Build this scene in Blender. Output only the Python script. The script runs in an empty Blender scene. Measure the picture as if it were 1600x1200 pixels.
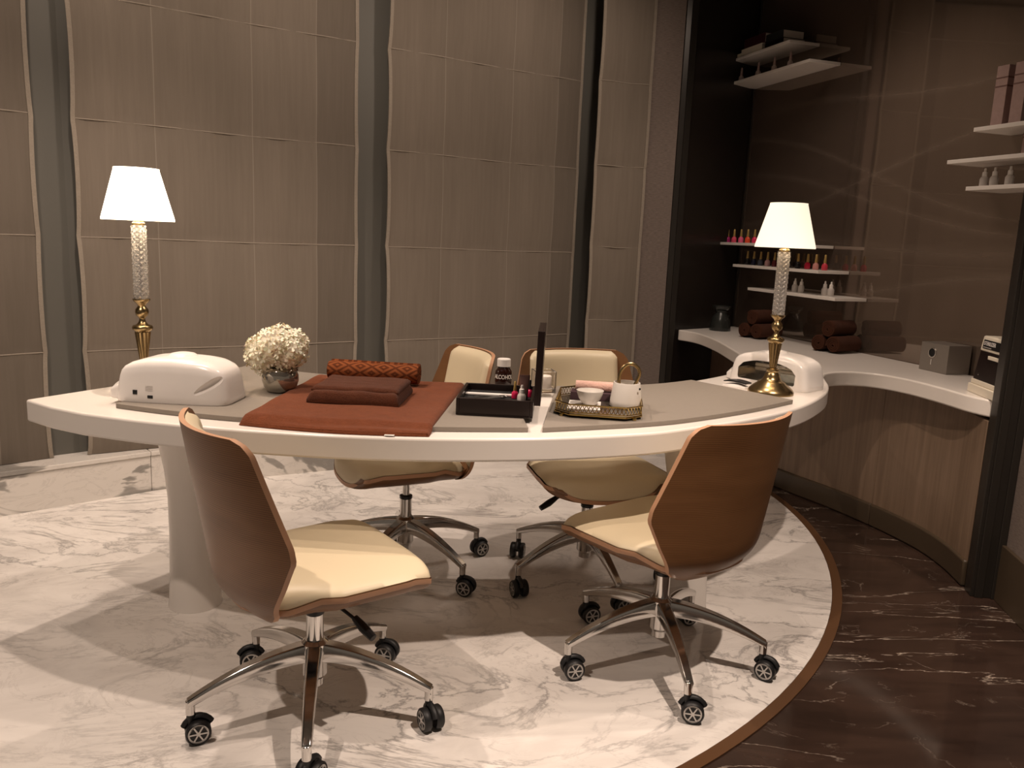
import bpy, bmesh, math, random
from mathutils import Vector, Matrix
random.seed(7)
PI = math.pi
scene = bpy.context.scene
COL = scene.collection

# ------------------------------------------------------------------ camera
F_PX, PITCH, ROLL, EYE = 1265.0, math.radians(10.2), math.radians(2.4), 1.28
cd = bpy.data.cameras.new('camera'); cam = bpy.data.objects.new('camera', cd); COL.objects.link(cam)
cd.lens = 36.0 * F_PX / 1600.0; cd.sensor_width = 36.0; cd.clip_start = 0.05
fw = Vector((0, math.cos(PITCH), -math.sin(PITCH))); rt = Vector((1, 0, 0)); up = rt.cross(fw)
r2 = math.cos(ROLL) * rt + math.sin(ROLL) * up; u2 = -math.sin(ROLL) * rt + math.cos(ROLL) * up
m4 = Matrix((r2, u2, -fw)).transposed().to_4x4(); m4.translation = (0, 0, EYE)
cam.matrix_world = m4
scene.camera = cam

# ------------------------------------------------------------------ world, exposure, ceiling spots
w = bpy.data.worlds.new('world'); scene.world = w; w.use_nodes = True
w.node_tree.nodes['Background'].inputs[0].default_value = (1.0, 0.80, 0.62, 1)
w.node_tree.nodes['Background'].inputs[1].default_value = 0.085
scene.view_settings.view_transform = 'Standard'
scene.view_settings.look = 'None'
scene.view_settings.exposure = 0.70
scene.view_settings.gamma = 1.0
scene.view_settings.use_curve_mapping = False
WARM = (1.0, 0.80, 0.655)

def spot(x, y, energy, angle=115, blend=0.6, radius=0.025, tx=None, ty=None, z=2.93, color=WARM):
    d = bpy.data.lights.new('ceiling_spot', 'SPOT'); d.energy = energy; d.color = color
    d.spot_size = math.radians(angle); d.spot_blend = blend; d.shadow_soft_size = radius
    o = bpy.data.objects.new('ceiling_spot', d); COL.objects.link(o); o.location = (x, y, z)
    t = Vector((x if tx is None else tx, y if ty is None else ty, 0)) - o.location
    o.rotation_euler = t.to_track_quat('-Z', 'Y').to_euler()
    return o
spot(-1.15, 2.56, 64)
spot(-1.60, 2.22, 34)
spot(0.95, 1.25, 150, angle=80, blend=.5, tx=1.25, ty=1.75)
spot(0.35, 2.75, 42, tx=0.3, ty=3.0)
spot(-1.35, 0.85, 80)
spot(1.15, 4.00, 36, angle=120, radius=.28)  # broad soft fill added to brighten the niche, not a known fixture
# wall washers in front of the blinds
for wx, wy, e in ((-1.75, 2.75, 19), (-.55, 3.15, 30), (.55, 3.85, 26)):
    spot(wx, wy, e, angle=120, blend=1.0, radius=.06, tx=wx - 1.6, ty=wy + 2.4)

# ------------------------------------------------------------------ materials
def principled(name, col, rough=0.5, metal=0.0, spec=0.5, **kw):
    m = bpy.data.materials.new(name); m.use_nodes = True
    b = m.node_tree.nodes['Principled BSDF']
    b.inputs['Base Color'].default_value = (*col, 1); b.inputs['Roughness'].default_value = rough
    b.inputs['Metallic'].default_value = metal; b.inputs['Specular IOR Level'].default_value = spec
    for k, v in kw.items():
        b.inputs[k.replace('_', ' ')].default_value = v
    return m
class NT:
    """tiny helper to write node graphs"""
    def __init__(s, m):
        s.m = m; s.nt = m.node_tree; s.b = s.nt.nodes['Principled BSDF']
    def n(s, t, **kw):
        x = s.nt.nodes.new(t)
        for k, v in kw.items(): setattr(x, k, v)
        return x
    def l(s, a, b): s.nt.links.new(a, b)
    def coord(s, which='Object', scale=(1, 1, 1), rot=(0, 0, 0), loc=(0, 0, 0)):
        tc = s.n('ShaderNodeTexCoord'); mp = s.n('ShaderNodeMapping')
        mp.inputs['Scale'].default_value = scale; mp.inputs['Rotation'].default_value = rot; mp.inputs['Location'].default_value = loc
        s.l(tc.outputs[which], mp.inputs['Vector']); return mp.outputs['Vector']
    def noise(s, vec, scale, detail=6, rough=0.55, dist=0.0):
        x = s.n('ShaderNodeTexNoise'); x.inputs['Scale'].default_value = scale; x.inputs['Detail'].default_value = detail
        x.inputs['Roughness'].default_value = rough; x.inputs['Distortion'].default_value = dist
        s.l(vec, x.inputs['Vector']); return x.outputs['Fac']
    def math(s, op, a, b=None, c=None, clamp=False):
        x = s.n('ShaderNodeMath', operation=op); x.use_clamp = clamp
        for i, v in enumerate((a, b, c)):
            if v is None: continue
            if isinstance(v, (int, float)): x.inputs[i].default_value = v
            else: s.l(v, x.inputs[i])
        return x.outputs[0]
    def ramp(s, fac, stops, interp='LINEAR'):
        x = s.n('ShaderNodeValToRGB'); x.color_ramp.interpolation = interp
        e = x.color_ramp.elements
        e[0].position, e[0].color = stops[0][0], (*stops[0][1], 1)
        e[1].position, e[1].color = stops[-1][0], (*stops[-1][1], 1)
        for p, c in stops[1:-1]:
            k = e.new(p); k.color = (*c, 1)
        s.l(fac, x.inputs[0]); return x.outputs[0]
    def mix(s, fac, a, b, mode='MIX'):
        x = s.n('ShaderNodeMix', data_type='RGBA', blend_type=mode)
        for sock, v in ((x.inputs[0], fac), (x.inputs[6], a), (x.inputs[7], b)):
            if isinstance(v, tuple): sock.default_value = (*v, 1)
            elif isinstance(v, (int, float)): sock.default_value = v
            else: s.l(v, sock)
        return x.outputs[2]
    def bump(s, h, strength=0.3, dist=0.002):
        x = s.n('ShaderNodeBump'); x.inputs['Strength'].default_value = strength; x.inputs['Distance'].default_value = dist
        s.l(h, x.inputs['Height']); s.l(x.outputs[0], s.b.inputs['Normal'])
    def color(s, c): s.l(c, s.b.inputs['Base Color'])

def mat_marble_white(name, rough=0.09, seed=0.0, big=1.0):
    m = principled(name, (.8, .76, .72), rough); t = NT(m)
    v = t.coord('Object', (1.0, 1.75, 1.3), (0.25, 0, math.radians(-27)), (seed, seed * .7, seed * .3))
    n1 = t.noise(v, 1.6 * big, 9, .62, 1.1)
    v1 = t.math('SUBTRACT', 1.0, t.math('MULTIPLY', t.math('ABSOLUTE', t.math('SUBTRACT', n1, 0.5)), 34), clamp=True)
    n2 = t.noise(v, 4.2 * big, 10, .66, 1.6)
    v2 = t.math('SUBTRACT', 1.0, t.math('MULTIPLY', t.math('ABSOLUTE', t.math('SUBTRACT', n2, 0.52)), 42), clamp=True)
    msk = t.ramp(t.noise(v, 1.15 * big, 3), [(0.44, (0, 0, 0)), (0.62, (1, 1, 1))])
    msk2 = t.ramp(t.noise(v, 2.3 * big, 3, .5, .4), [(0.40, (0, 0, 0)), (0.60, (1, 1, 1))])
    cloud = t.ramp(t.noise(v, 2.0 * big, 8, .6, .8), [(0.38, (.74, .70, .665)), (0.56, (.88, .84, .80))])
    a = t.math('MULTIPLY', t.math('POWER', v1, 1.6), t.math('ADD', t.math('MULTIPLY', msk, .62), .16))
    b = t.math('MULTIPLY', v2, t.math('MULTIPLY', msk2, .34))
    c = t.mix(a, cloud, (.25, .235, .23)); c = t.mix(b, c, (.34, .31, .29))
    t.color(c); return m
def mat_marble_slab(name):
    m = principled(name, (.7, .66, .62), 0.16); t = NT(m)
    v = t.coord('Object', (1.0, 1.0, 2.4), (0, math.radians(-38), math.radians(33)), (3.1, .4, 2.2))
    n1 = t.noise(v, 2.1, 4, .5, .9)
    patch = t.ramp(n1, [(0.425, (.27, .255, .235)), (0.455, (.34, .32, .295)), (0.475, (.70, .66, .615)), (1, (.74, .70, .65))])
    n2 = t.noise(v, 5.0, 8, .65, 1.4)
    fine = t.math('SUBTRACT', 1.0, t.math('MULTIPLY', t.math('ABSOLUTE', t.math('SUBTRACT', n2, 0.5)), 40), clamp=True)
    t.color(t.mix(t.math('MULTIPLY', fine, .3), patch, (.42, .39, .36))); return m
def mat_marble_brown(name):
    m = principled(name, (.03, .02, .015), 0.10); t = NT(m)
    v = t.coord('Object', (.55, 2.6, 1), (0, 0, math.radians(13)), (1.7, .3, 0))
    n1 = t.noise(v, 1.35, 12, .60, .55)
    a = t.math('SUBTRACT', 1.0, t.math('MULTIPLY', t.math('ABSOLUTE', t.math('SUBTRACT', n1, 0.5)), 210), clamp=True)
    vb = t.coord('Object', (1.5, 1.9, 1), (0, 0, math.radians(-40)), (.7, 4.3, 0))
    n2 = t.noise(vb, 2.3, 12, .62, .8)
    b = t.math('SUBTRACT', 1.0, t.math('MULTIPLY', t.math('ABSOLUTE', t.math('SUBTRACT', n2, 0.5)), 130), clamp=True)
    ma = t.ramp(t.noise(v, 3.0, 3), [(0.42, (0, 0, 0)), (0.60, (1, 1, 1))])
    mb = t.ramp(t.noise(vb, 3.3, 3), [(0.50, (0, 0, 0)), (0.66, (1, 1, 1))])
    base = t.ramp(t.noise(v, 3.5, 8, .6, .8), [(0.3, (.022, .013, .010)), (0.62, (.046, .027, .020))])
    c = t.mix(t.math('MULTIPLY', a, ma), base, (.50, .42, .35)); c = t.mix(t.math('MULTIPLY', b, t.math('MULTIPLY', mb, .35)), c, (.42, .35, .29))
    t.color(c); return m
def mat_wood(name, dark, light, scale=(3, 3, 34), rough=0.38, dist=3.0, wsc=1.0):
    m = principled(name, light, rough); t = NT(m)
    v = t.coord('Object', scale)
    wv = t.n('ShaderNodeTexWave', wave_type='BANDS', bands_direction='Z')
    wv.inputs['Scale'].default_value = wsc; wv.inputs['Distortion'].default_value = dist; wv.inputs['Detail'].default_value = 3
    wv.inputs['Detail Scale'].default_value = .9
    t.l(v, wv.inputs['Vector'])
    big = t.noise(t.coord('Object', (1.3, 1.3, 6)), 1.6, 3, .5, .6)
    f = t.math('ADD', t.math('MULTIPLY', wv.outputs['Fac'], .34), t.math('MULTIPLY', big, .72), clamp=True)
    t.color(t.ramp(f, [(0.25, dark), (0.8, light)])); return m
def mat_vwood(name, dark, light):
    m = principled(name, light, 0.45); t = NT(m)
    v = t.coord('Object', (26, 26, 1.2)); n = t.noise(v, 1.5, 7, .6, .5)
    t.color(t.ramp(n, [(0.3, dark), (0.7, light)])); return m
def mat_cloth(name, c1, c2, scale=250, bump=.5, rough=.9, sheen=0.0):
    m = principled(name, c1, rough, spec=.15); t = NT(m)
    n = t.noise(t.coord('Object'), scale, 4, .7)
    n2 = t.noise(t.coord('Object'), scale * .10, 6, .7, .6)
    t.color(t.ramp(t.math('ADD', t.math('MULTIPLY', n, .6), t.math('MULTIPLY', n2, .4)), [(0.32, c1), (0.68, c2)]))
    t.bump(t.math('ADD', n, n2), bump, .005); m.node_tree.nodes['Principled BSDF'].inputs['Sheen Weight'].default_value = sheen
    return m

M = {}
M['marble'] = mat_marble_white('white_marble')
M['slab'] = mat_marble_slab('sill_marble')
M['brown_marble'] = mat_marble_brown('brown_marble')
M['chair_wood'] = mat_wood('bent_oak', (.105, .043, .014), (.26, .125, .052), scale=(3, 3, 62))
M['ply_edge'] = principled('ply_edge', (.52, .285, .165), .5)
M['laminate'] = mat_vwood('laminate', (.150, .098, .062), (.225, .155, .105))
M['laminate_dark_shade'] = mat_vwood('dark_shade_laminate', (.060, .036, .024), (.085, .053, .036))  # carcass tone; on the end cabinet door it carries the under-counter shade
M['kick'] = principled('brown_kick', (.060, .042, .026), .35)
M['border'] = principled('bronze_border', (.105, .050, .022), .35)
M['stone'] = principled('white_stone', (.83, .78, .73), .22, Subsurface_Weight=0.0)
M['leather'] = principled('cream_leather', (.70, .60, .42), .42)
M['mat'] = mat_cloth('grey_mat', (.235, .205, .175), (.265, .235, .20), 600, .1, .75)
M['chrome'] = principled('polished_aluminium', (.62, .60, .58), .13, 1.0)
M['steel'] = principled('steel', (.55, .53, .50), .22, 1.0)
M['brass'] = principled('aged_brass', (.40, .29, .145), .27, 1.0)
M['gold'] = principled('gilt_metal', (.62, .45, .17), .20, 1.0)
M['black'] = principled('black_plastic', (.008, .008, .009), .35)
M['rubber'] = principled('black_tyre', (.010, .010, .011), .5)
M['silver'] = principled('silver_wheel', (.60, .58, .56), .35, .6)
M['white'] = principled('white_plastic', (.86, .82, .79), .22)
M['cream'] = principled('cream_enamel', (.80, .73, .60), .35)
M['label_grey'] = principled('print_grey', (.50, .46, .43), .5)
M['rust'] = mat_cloth('rust_terry', (.13, .034, .011), (.24, .066, .023), 300, .8, .95, .1)
M['rust_dark'] = mat_cloth('dark_rust_terry', (.062, .018, .007), (.13, .038, .015), 300, .8, .95, .1)
M['umber'] = mat_cloth('umber_terry', (.040, .013, .006), (.078, .027, .013), 260, .8, .95, .03)
M['pink_towel'] = mat_cloth('pink_terry', (.72, .42, .34), (.86, .58, .49), 240, .9, .95, .2)
M['walnut'] = principled('dark_lacquer', (.010, .004, .003), .3)
M['felt'] = principled('dark_felt', (.006, .006, .006), .8)
M['ceramic'] = principled('white_ceramic', (.72, .68, .63), .18)
M['burner'] = principled('charcoal_ceramic', (.022, .024, .022), .22)
M['brown_glass'] = principled('brown_glass', (.020, .006, .004), .06)
M['print_white'] = principled('white_print', (.80, .76, .72), .5)
M['frost'] = principled('frosted_plastic', (.62, .57, .53), .35, Alpha=.85)
M['cap_gold'] = principled('gold_cap', (.46, .31, .10), .35, .35)
M['purple'] = principled('purple_card', (.060, .030, .038), .5)
M['petal'] = principled('petal', (.90, .83, .66), .6, Subsurface_Weight=.15)
M['stem'] = principled('stem', (.06, .09, .03), .6)
M['glass_grey'] = principled('smoked_mirror_glass', (.45, .43, .38), .06, .75)
M['wax'] = principled('white_wax', (.88, .82, .74), .5)
M['dark_wall'] = principled('black_panel', (.016, .012, .010), .30)
M['frame'] = principled('bronze_frame', (.028, .024, .020), .33, .3)
M['ceiling'] = principled('ceiling_paint', (.18, .16, .14), .8)
M['mullion'] = principled('grey_mullion', (.12, .115, .10), .6)
M['box_rose'] = mat_cloth('rose_card', (.36, .25, .225), (.44, .31, .285), 40, .0, .6)
M['maroon'] = principled('maroon_cover', (.045, .008, .010), .5)
M['paper'] = principled('paper', (.55, .50, .44), .7)
def glass(name, col, rough=.02, ior=1.5):
    return principled(name, col, rough, Transmission_Weight=1.0, IOR=ior)
M['crystal'] = glass('crystal', (.97, .95, .93), .10, 1.5); M['crystal'].node_tree.nodes['Principled BSDF'].inputs['Transmission Weight'].default_value = .78
M['glass'] = glass('clear_glass', (.98, .96, .95), .01, 1.45)
# fabric wall
def mat_wallfabric(name, c1, c2):
    m = principled(name, c1, .85, spec=.2); t = NT(m)
    n = t.noise(t.coord('Object', (40, 40, 260)), 1.0, 3, .6)
    t.color(t.ramp(n, [(0.3, c1), (0.7, c2)])); t.bump(n, .25, .002); return m
M['wall_fabric'] = mat_wallfabric('woven_wallcovering', (.135, .108, .093), (.205, .165, .145))
# roman blind fabric: paler vertical ribs, a darker strip on the right
def mat_blind(name):
    m = principled(name, (.2, .17, .14), .8, spec=.15); t = NT(m)
    tc = t.n('ShaderNodeTexCoord'); sp = t.n('ShaderNodeSeparateXYZ'); t.l(tc.outputs['Object'], sp.inputs[0])
    x = sp.outputs['X']
    weave = t.noise(t.coord('Object', (60, 60, 2.5)), 1.0, 4, .6)
    weave2 = t.noise(t.coord('Object', (4, 4, .7)), 1.0, 3, .5)
    base = t.ramp(t.math('ADD', t.math('MULTIPLY', weave, .4), t.math('MULTIPLY', weave2, .6)), [(0.3, (.165, .138, .110)), (0.7, (.215, .180, .146))])
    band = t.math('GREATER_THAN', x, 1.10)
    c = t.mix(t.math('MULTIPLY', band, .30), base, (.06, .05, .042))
    for p in (.34, .78, 1.10):
        ln = t.math('LESS_THAN', t.math('ABSOLUTE', t.math('SUBTRACT', x, p)), .0022)
        c = t.mix(t.math('MULTIPLY', ln, .30), c, (.40, .36, .30))
    t.color(c); t.bump(weave, .15, .002); return m
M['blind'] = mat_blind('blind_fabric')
M['hem'] = mat_cloth('blind_hem', (.25, .215, .175), (.32, .275, .225), 120, .3)
# glossy tinted niche wall with engraved wave lines
def mat_niche(name):
    m = principled(name, (.06, .045, .034), .06, spec=.5); t = NT(m)
    tc = t.n('ShaderNodeTexCoord'); sp = t.n('ShaderNodeSeparateXYZ'); t.l(tc.outputs['Object'], sp.inputs[0])
    x, z = sp.outputs['X'], sp.outputs['Z']
    base = t.ramp(t.noise(t.coord('Object', (3, 3, 90)), 1.0, 4, .6), [(0.3, (.088, .064, .050)), (0.7, (.105, .078, .061))])
    c = base
    for a, amp, k, ph, wd in ((2.10, .04, 2.6, .3, .028), (1.70, .27, 1.35, 1.571, .024), (1.56, .19, 1.35, 1.571, .026), (1.66, .24, 1.2, -1.32, .024), (1.33, .04, 2.0, 1.2, .05), (1.10, .10, 1.9, 3.6, .03)):
        yv = t.math('ADD', a, t.math('MULTIPLY', amp, t.math('SINE', t.math('ADD', t.math('MULTIPLY', x, k), ph))))
        d = t.math('ABSOLUTE', t.math('SUBTRACT', z, yv))
        f = t.math('SUBTRACT', 1.0, t.math('DIVIDE', d, wd), clamp=True)
        c = t.mix(t.math('MULTIPLY', f, .30), c, (.21, .165, .135))
    t.color(c)
    g = t.n('ShaderNodeBsdfGlossy'); g.inputs['Color'].default_value = (.85, .72, .62, 1); g.inputs['Roughness'].default_value = .035
    mx = t.n('ShaderNodeMixShader'); mx.inputs[0].default_value = .24
    out = m.node_tree.nodes['Material Output']
    t.l(t.b.outputs[0], mx.inputs[1]); t.l(g.outputs[0], mx.inputs[2]); t.l(mx.outputs[0], out.inputs[0])
    return m
M['niche'] = mat_niche('tinted_glass_wall')
# lamp shade
def mat_shade(name, strength):
    m = principled(name, (.9, .8, .65), .8); b = m.node_tree.nodes['Principled BSDF']
    b.inputs['Emission Color'].default_value = (1.0, .85, .65, 1); b.inputs['Emission Strength'].default_value = strength
    return m
M['shade_bright'] = mat_shade('lit_shade_bright', 3.2)
M['shade'] = mat_shade('lit_shade', .66)

# ------------------------------------------------------------------ mesh helpers
class MB:
    def __init__(s): s.v = []; s.f = []; s.mi = []; s.cur = 0
    def add(s, vs, fs):
        o = len(s.v); s.v += [tuple(v) for v in vs]; s.f += [tuple(i + o for i in f) for f in fs]; s.mi += [s.cur] * len(fs); return s
    def box(s, c, size, rz=0.0, rx=0.0, ry=0.0):
        a, b, d = (q / 2 for q in size)
        R = Matrix.Rotation(rz, 3, 'Z') @ Matrix.Rotation(ry, 3, 'Y') @ Matrix.Rotation(rx, 3, 'X')
        vs = [R @ Vector((x * a, y * b, z * d)) + Vector(c) for x in (-1, 1) for y in (-1, 1) for z in (-1, 1)]
        return s.add(vs, [(0, 1, 3, 2), (4, 6, 7, 5), (0, 4, 5, 1), (2, 3, 7, 6), (0, 2, 6, 4), (1, 5, 7, 3)])
    def rings(s, rings, cap0=True, cap1=True, closed=True):
        n = len(rings[0]); vs = [p for r in rings for p in r]; fs = []
        for i in range(len(rings) - 1):
            for j in range(n if closed else n - 1):
                k = (j + 1) % n
                fs.append((i * n + j, i * n + k, (i + 1) * n + k, (i + 1) * n + j))
        if cap0: fs.append(tuple(reversed(range(n))))
        if cap1: fs.append(tuple((len(rings) - 1) * n + j for j in range(n)))
        return s.add(vs, fs)
    def lathe(s, prof, c=(0, 0, 0), seg=32, cap=True, M3=None):
        rr = []
        for r, z in prof:
            ring = [Vector((r * math.cos(2 * PI * j / seg), r * math.sin(2 * PI * j / seg), z)) for j in range(seg)]
            if M3 is not None: ring = [M3 @ p for p in ring]
            rr.append([p + Vector(c) for p in ring])
        return s.rings(rr, cap, cap)
    def tube(s, pts, rad, seg=10, cap=True, flat=1.0):
        pts = [Vector(p) for p in pts]
        if not hasattr(rad, '__len__'): rad = [rad] * len(pts)
        rr = []; prev = None
        for i, p in enumerate(pts):
            d = (pts[min(i + 1, len(pts) - 1)] - pts[max(i - 1, 0)]).normalized()
            ref = Vector((0, 0, 1)) if abs(d.z) < .95 else Vector((1, 0, 0))
            a = d.cross(ref).normalized() if prev is None else (prev - d * prev.dot(d)).normalized()
            prev = a; b = d.cross(a)
            rr.append([p + (a * math.cos(2 * PI * j / seg) + b * math.sin(2 * PI * j / seg) * flat) * rad[i] for j in range(seg)])
        return s.rings(rr, cap, cap)
    def prism(s, poly, z0, z1):
        return s.rings([[(x, y, z0) for x, y in poly], [(x, y, z1) for x, y in poly]])
    def gridsolid(s, top, bot, nu, nv, edge=None):
        """closed solid between two (u,v) surfaces"""
        P = [[top(i / nu, j / nv) for j in range(nv + 1)] for i in range(nu + 1)]
        Q = [[bot(i / nu, j / nv) for j in range(nv + 1)] for i in range(nu + 1)]
        W = nv + 1; N = (nu + 1) * W
        vs = [p for r in P for p in r] + [q for r in Q for q in r]; fs = []
        for i in range(nu):
            for j in range(nv):
                a, b, c, d = i * W + j, (i + 1) * W + j, (i + 1) * W + j + 1, i * W + j + 1
                fs.append((a, b, c, d)); fs.append((N + d, N + c, N + b, N + a))
        s.add(vs, fs); off = len(s.v) - len(vs); fs = []
        for i in range(nu):
            a, b = i * W, (i + 1) * W; fs.append((b, a, N + a, N + b))
            a, b = i * W + nv, (i + 1) * W + nv; fs.append((a, b, N + b, N + a))
        for j in range(nv):
            a, b = j, j + 1; fs.append((a, b, N + b, N + a))
            a, b = nu * W + j, nu * W + j + 1; fs.append((b, a, N + a, N + b))
        s.f += [tuple(i + off for i in f) for f in fs]; s.mi += [s.cur if edge is None else edge] * len(fs)
        return s
    def build(s, name, mat, parent=None, loc=None, rz=0.0, smooth=35, bevel=0.0, bseg=3, subsurf=0):
        me = bpy.data.meshes.new(name); me.from_pydata(s.v, [], s.f)
        mats = mat if isinstance(mat, (list, tuple)) else [mat]
        for k in mats: me.materials.append(M[k] if isinstance(k, str) else k)
        for p, i in zip(me.polygons, s.mi): p.material_index = i
        bm = bmesh.new(); bm.from_mesh(me); bmesh.ops.recalc_face_normals(bm, faces=bm.faces); bm.to_mesh(me); bm.free()
        if smooth:
            me.shade_smooth(); me.set_sharp_from_angle(angle=math.radians(smooth))
        o = bpy.data.objects.new(name, me); COL.objects.link(o)
        if parent is not None: o.parent = parent
        if loc is not None: o.location = loc
        if rz: o.rotation_euler = (0, 0, rz)
        if bevel:
            b = o.modifiers.new('bevel', 'BEVEL'); b.width = bevel; b.segments = bseg; b.limit_method = 'ANGLE'; b.angle_limit = math.radians(40)
        if subsurf:
            b = o.modifiers.new('sub', 'SUBSURF'); b.levels = subsurf; b.render_levels = subsurf
        return o
def spline(pts, n=8, closed=False):
    """Catmull-Rom through the points"""
    P = [Vector(p) for p in pts]; out = []; L = len(P)
    rng = range(L) if closed else range(L - 1)
    for i in rng:
        g = (lambda k: P[k % L]) if closed else (lambda k: P[max(0, min(L - 1, k))])
        p0, p1, p2, p3 = g(i - 1), g(i), g(i + 1), g(i + 2)
        for k in range(n):
            t = k / n
            out.append(.5 * ((2 * p1) + (p2 - p0) * t + (2 * p0 - 5 * p1 + 4 * p2 - p3) * t * t + (3 * p1 - p0 - 3 * p2 + p3) * t ** 3))
    if not closed: out.append(P[-1])
    return out
def interp(x, xs, ys):
    if x <= xs[0]: return ys[0]
    for i in range(len(xs) - 1):
        if x <= xs[i + 1]:
            t = (x - xs[i]) / (xs[i + 1] - xs[i]); t = t * t * (3 - 2 * t) if False else t
            return ys[i] + (ys[i + 1] - ys[i]) * t
    return ys[-1]
def empty(name, loc, rz, label, cat, group=None):
    o = bpy.data.objects.new(name, None); COL.objects.link(o); o.location = loc; o.rotation_euler = (0, 0, rz)
    o.empty_display_size = .05
    o['label'] = label; o['category'] = cat
    if group: o['group'] = group
    return o
def tag(o, label, cat, group=None):
    o['label'] = label; o['category'] = cat
    if group: o['group'] = group
    return o
def struct(o): o['kind'] = 'structure'; return o
def copy_tree(src, parent=None):
    c = src.copy(); COL.objects.link(c)
    if parent is not None: c.parent = parent
    for ch in list(src.children): copy_tree(ch, c)
    return c
def text_mesh(body, size, extrude=.0004, align='CENTER'):
    """lettering as mesh data in the XY plane"""
    cu = bpy.data.curves.new('lettering', 'FONT'); cu.body = body; cu.size = size; cu.extrude = extrude
    cu.align_x = align; cu.align_y = 'CENTER'; cu.offset = size * .012
    o = bpy.data.objects.new('lettering', cu); COL.objects.link(o)
    dg = bpy.context.evaluated_depsgraph_get(); me = bpy.data.meshes.new_from_object(o.evaluated_get(dg))
    bpy.data.objects.remove(o); return me

# ------------------------------------------------------------------ setting
def wall_between(name, p, q, z0, z1, mat, th=.06, side=1):
    """vertical slab whose visible face runs p->q, thickness to the far side; object origin at p, local x along it"""
    p = Vector((*p, 0)); q = Vector((*q, 0)); L = (q - p).length; rz = math.atan2(q.y - p.y, q.x - p.x)
    o = MB().box((L / 2, side * th / 2, (z0 + z1) / 2), (L, th, z1 - z0)).build(name, mat, None, p, rz, smooth=0)
    return struct(o)
DC, DR = (-1.069, 3.774), 2.478
fl = MB().add([(-6, -3, 0), (5, -3, 0), (5, 9, 0), (-6, 9, 0)], [(0, 1, 2, 3)]).build('floor', 'brown_marble', smooth=0); struct(fl)
N = 160
ring = lambda r: [(DC[0] + r * math.cos(2 * PI * k / N), DC[1] + r * math.sin(2 * PI * k / N)) for k in range(N)]
d = MB().prism(ring(DR), 0.0, .004).build('floor_circle', 'marble', smooth=0); struct(d)
b = MB(); ri, ro = ring(DR + .001), ring(DR + .036)
b.rings([[(x, y, .0005) for x, y in ri], [(x, y, .0045) for x, y in ri], [(x, y, .0045) for x, y in ro], [(x, y, .0005) for x, y in ro]], False, False)
struct(b.build('trim_1', 'border', smooth=0))

# window wall behind the blinds (straight, receding to the right)
WD = Vector((.8377, .5461)); WN = Vector((-.5461, .8377)); W0 = Vector((-1.965, 3.65))
wp = lambda s, o=0.0: tuple(W0 + WD * s + WN * o)
wall_between('wall_back', wp(-.12, .07), wp(3.7, .07), 0, 3.0, 'mullion', .1)
wall_between('wall_left', (-4.89, .90), (-2.02, 3.70), 0, 3.0, 'mullion', .1)
# marble sill under the blinds, in slabs
sill = MB()
kl = [(-4.6, 1.14), (-3.1, 2.50), (-2.45, 3.09), (-1.72, 3.755), (-1.50, 3.93), (-.62, 4.41), (.55, 5.17)]
for (x0, y0), (x1, y1) in zip(kl[:-1], kl[1:]):
    L = math.hypot(x1 - x0, y1 - y0); rz = math.atan2(y1 - y0, x1 - x0); sx, cx = math.sin(rz), math.cos(rz)
    c = ((x0 + x1) / 2 - sx * .08, (y0 + y1) / 2 + cx * .08)
    sill.box((*c, .09), (L - .0015, .16, .18), rz); sill.box((c[0] + sx * .004, c[1] - cx * .004, .1915), (L - .0015, .168, .022), rz)
struct(sill.build('trim_2', 'slab', smooth=0, bevel=.004))
# pillar, frame, black panel, niche wall
wall_between('wall_pillar', (.765, 5.135), (.935, 5.095), 0, 3.0, 'wall_fabric', .5)
fr = MB()
for x0, y0, x1, y1 in ((.937, 5.093, .972, 5.085), (.976, 5.10, 1.015, 5.11)):
    c = ((x0 + x1) / 2, (y0 + y1) / 2); L = math.hypot(x1 - x0, y1 - y0)
    rz = math.atan2(y1 - y0, x1 - x0); fr.box((c[0] - math.sin(rz) * .1, c[1] + math.cos(rz) * .1, 1.5), (L, .2, 3.0), rz)
struct(fr.build('trim_4', 'frame', smooth=0, bevel=.004))
wall_between('wall_panel', (1.01, 5.14), (1.502, 5.567), 0, 3.0, 'dark_wall', .08)
NA = Vector((1.502, 5.567)); NU = Vector((.3029, -.9530)); NN = Vector((-.9530, -.3029))
npt = lambda s, o=0.0: tuple(NA + NU * s + NN * o)
wall_between('wall_niche', npt(0), npt(3.3), .0, 3.0, 'niche', .08)
struct(MB().box((*npt(0.006, .006), 1.87), (.012, .012, 2.24), math.atan2(NU.y, NU.x)).build('trim_5', 'frame', smooth=0))
# column at the right edge and fabric wall beside it
cl = MB()
cl.box((1.845, 2.955, 1.5), (.094, .07, 3.0), -.22)
cl.box((1.818, 2.922, 1.5), (.030, .012, 3.0), -.22); cl.box((1.872, 2.91, 1.5), (.026, .012, 3.0), -.22)
struct(cl.build('trim_6', 'frame', smooth=0, bevel=.003))
wall_between('wall_right', (1.885, 2.905), (1.835, 2.62), 0, 3.0, 'wall_fabric', .12)
wall_between('wall_right', (1.835, 2.62), (1.70, 1.9), 0, 3.0, 'wall_fabric', .12)
bb = MB()
for p, q in (((1.885, 2.905), (1.835, 2.62)), ((1.835, 2.62), (1.70, 1.9))):
    p = Vector(p); q = Vector(q); c = (p + q) / 2; rz = math.atan2(q.y - p.y, q.x - p.x); L = (q - p).length
    bb.box((c.x + math.sin(rz) * .008, c.y - math.cos(rz) * .008, .11), (L, .016, .22), rz)
struct(bb.build('baseboard_right', 'kick', smooth=0, bevel=.003))
ce = MB().add([(-6, -3, 3), (5, -3, 3), (5, 9, 3), (-6, 9, 3)], [(3, 2, 1, 0)]).build('ceiling', 'ceiling', smooth=0); struct(ce)

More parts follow.
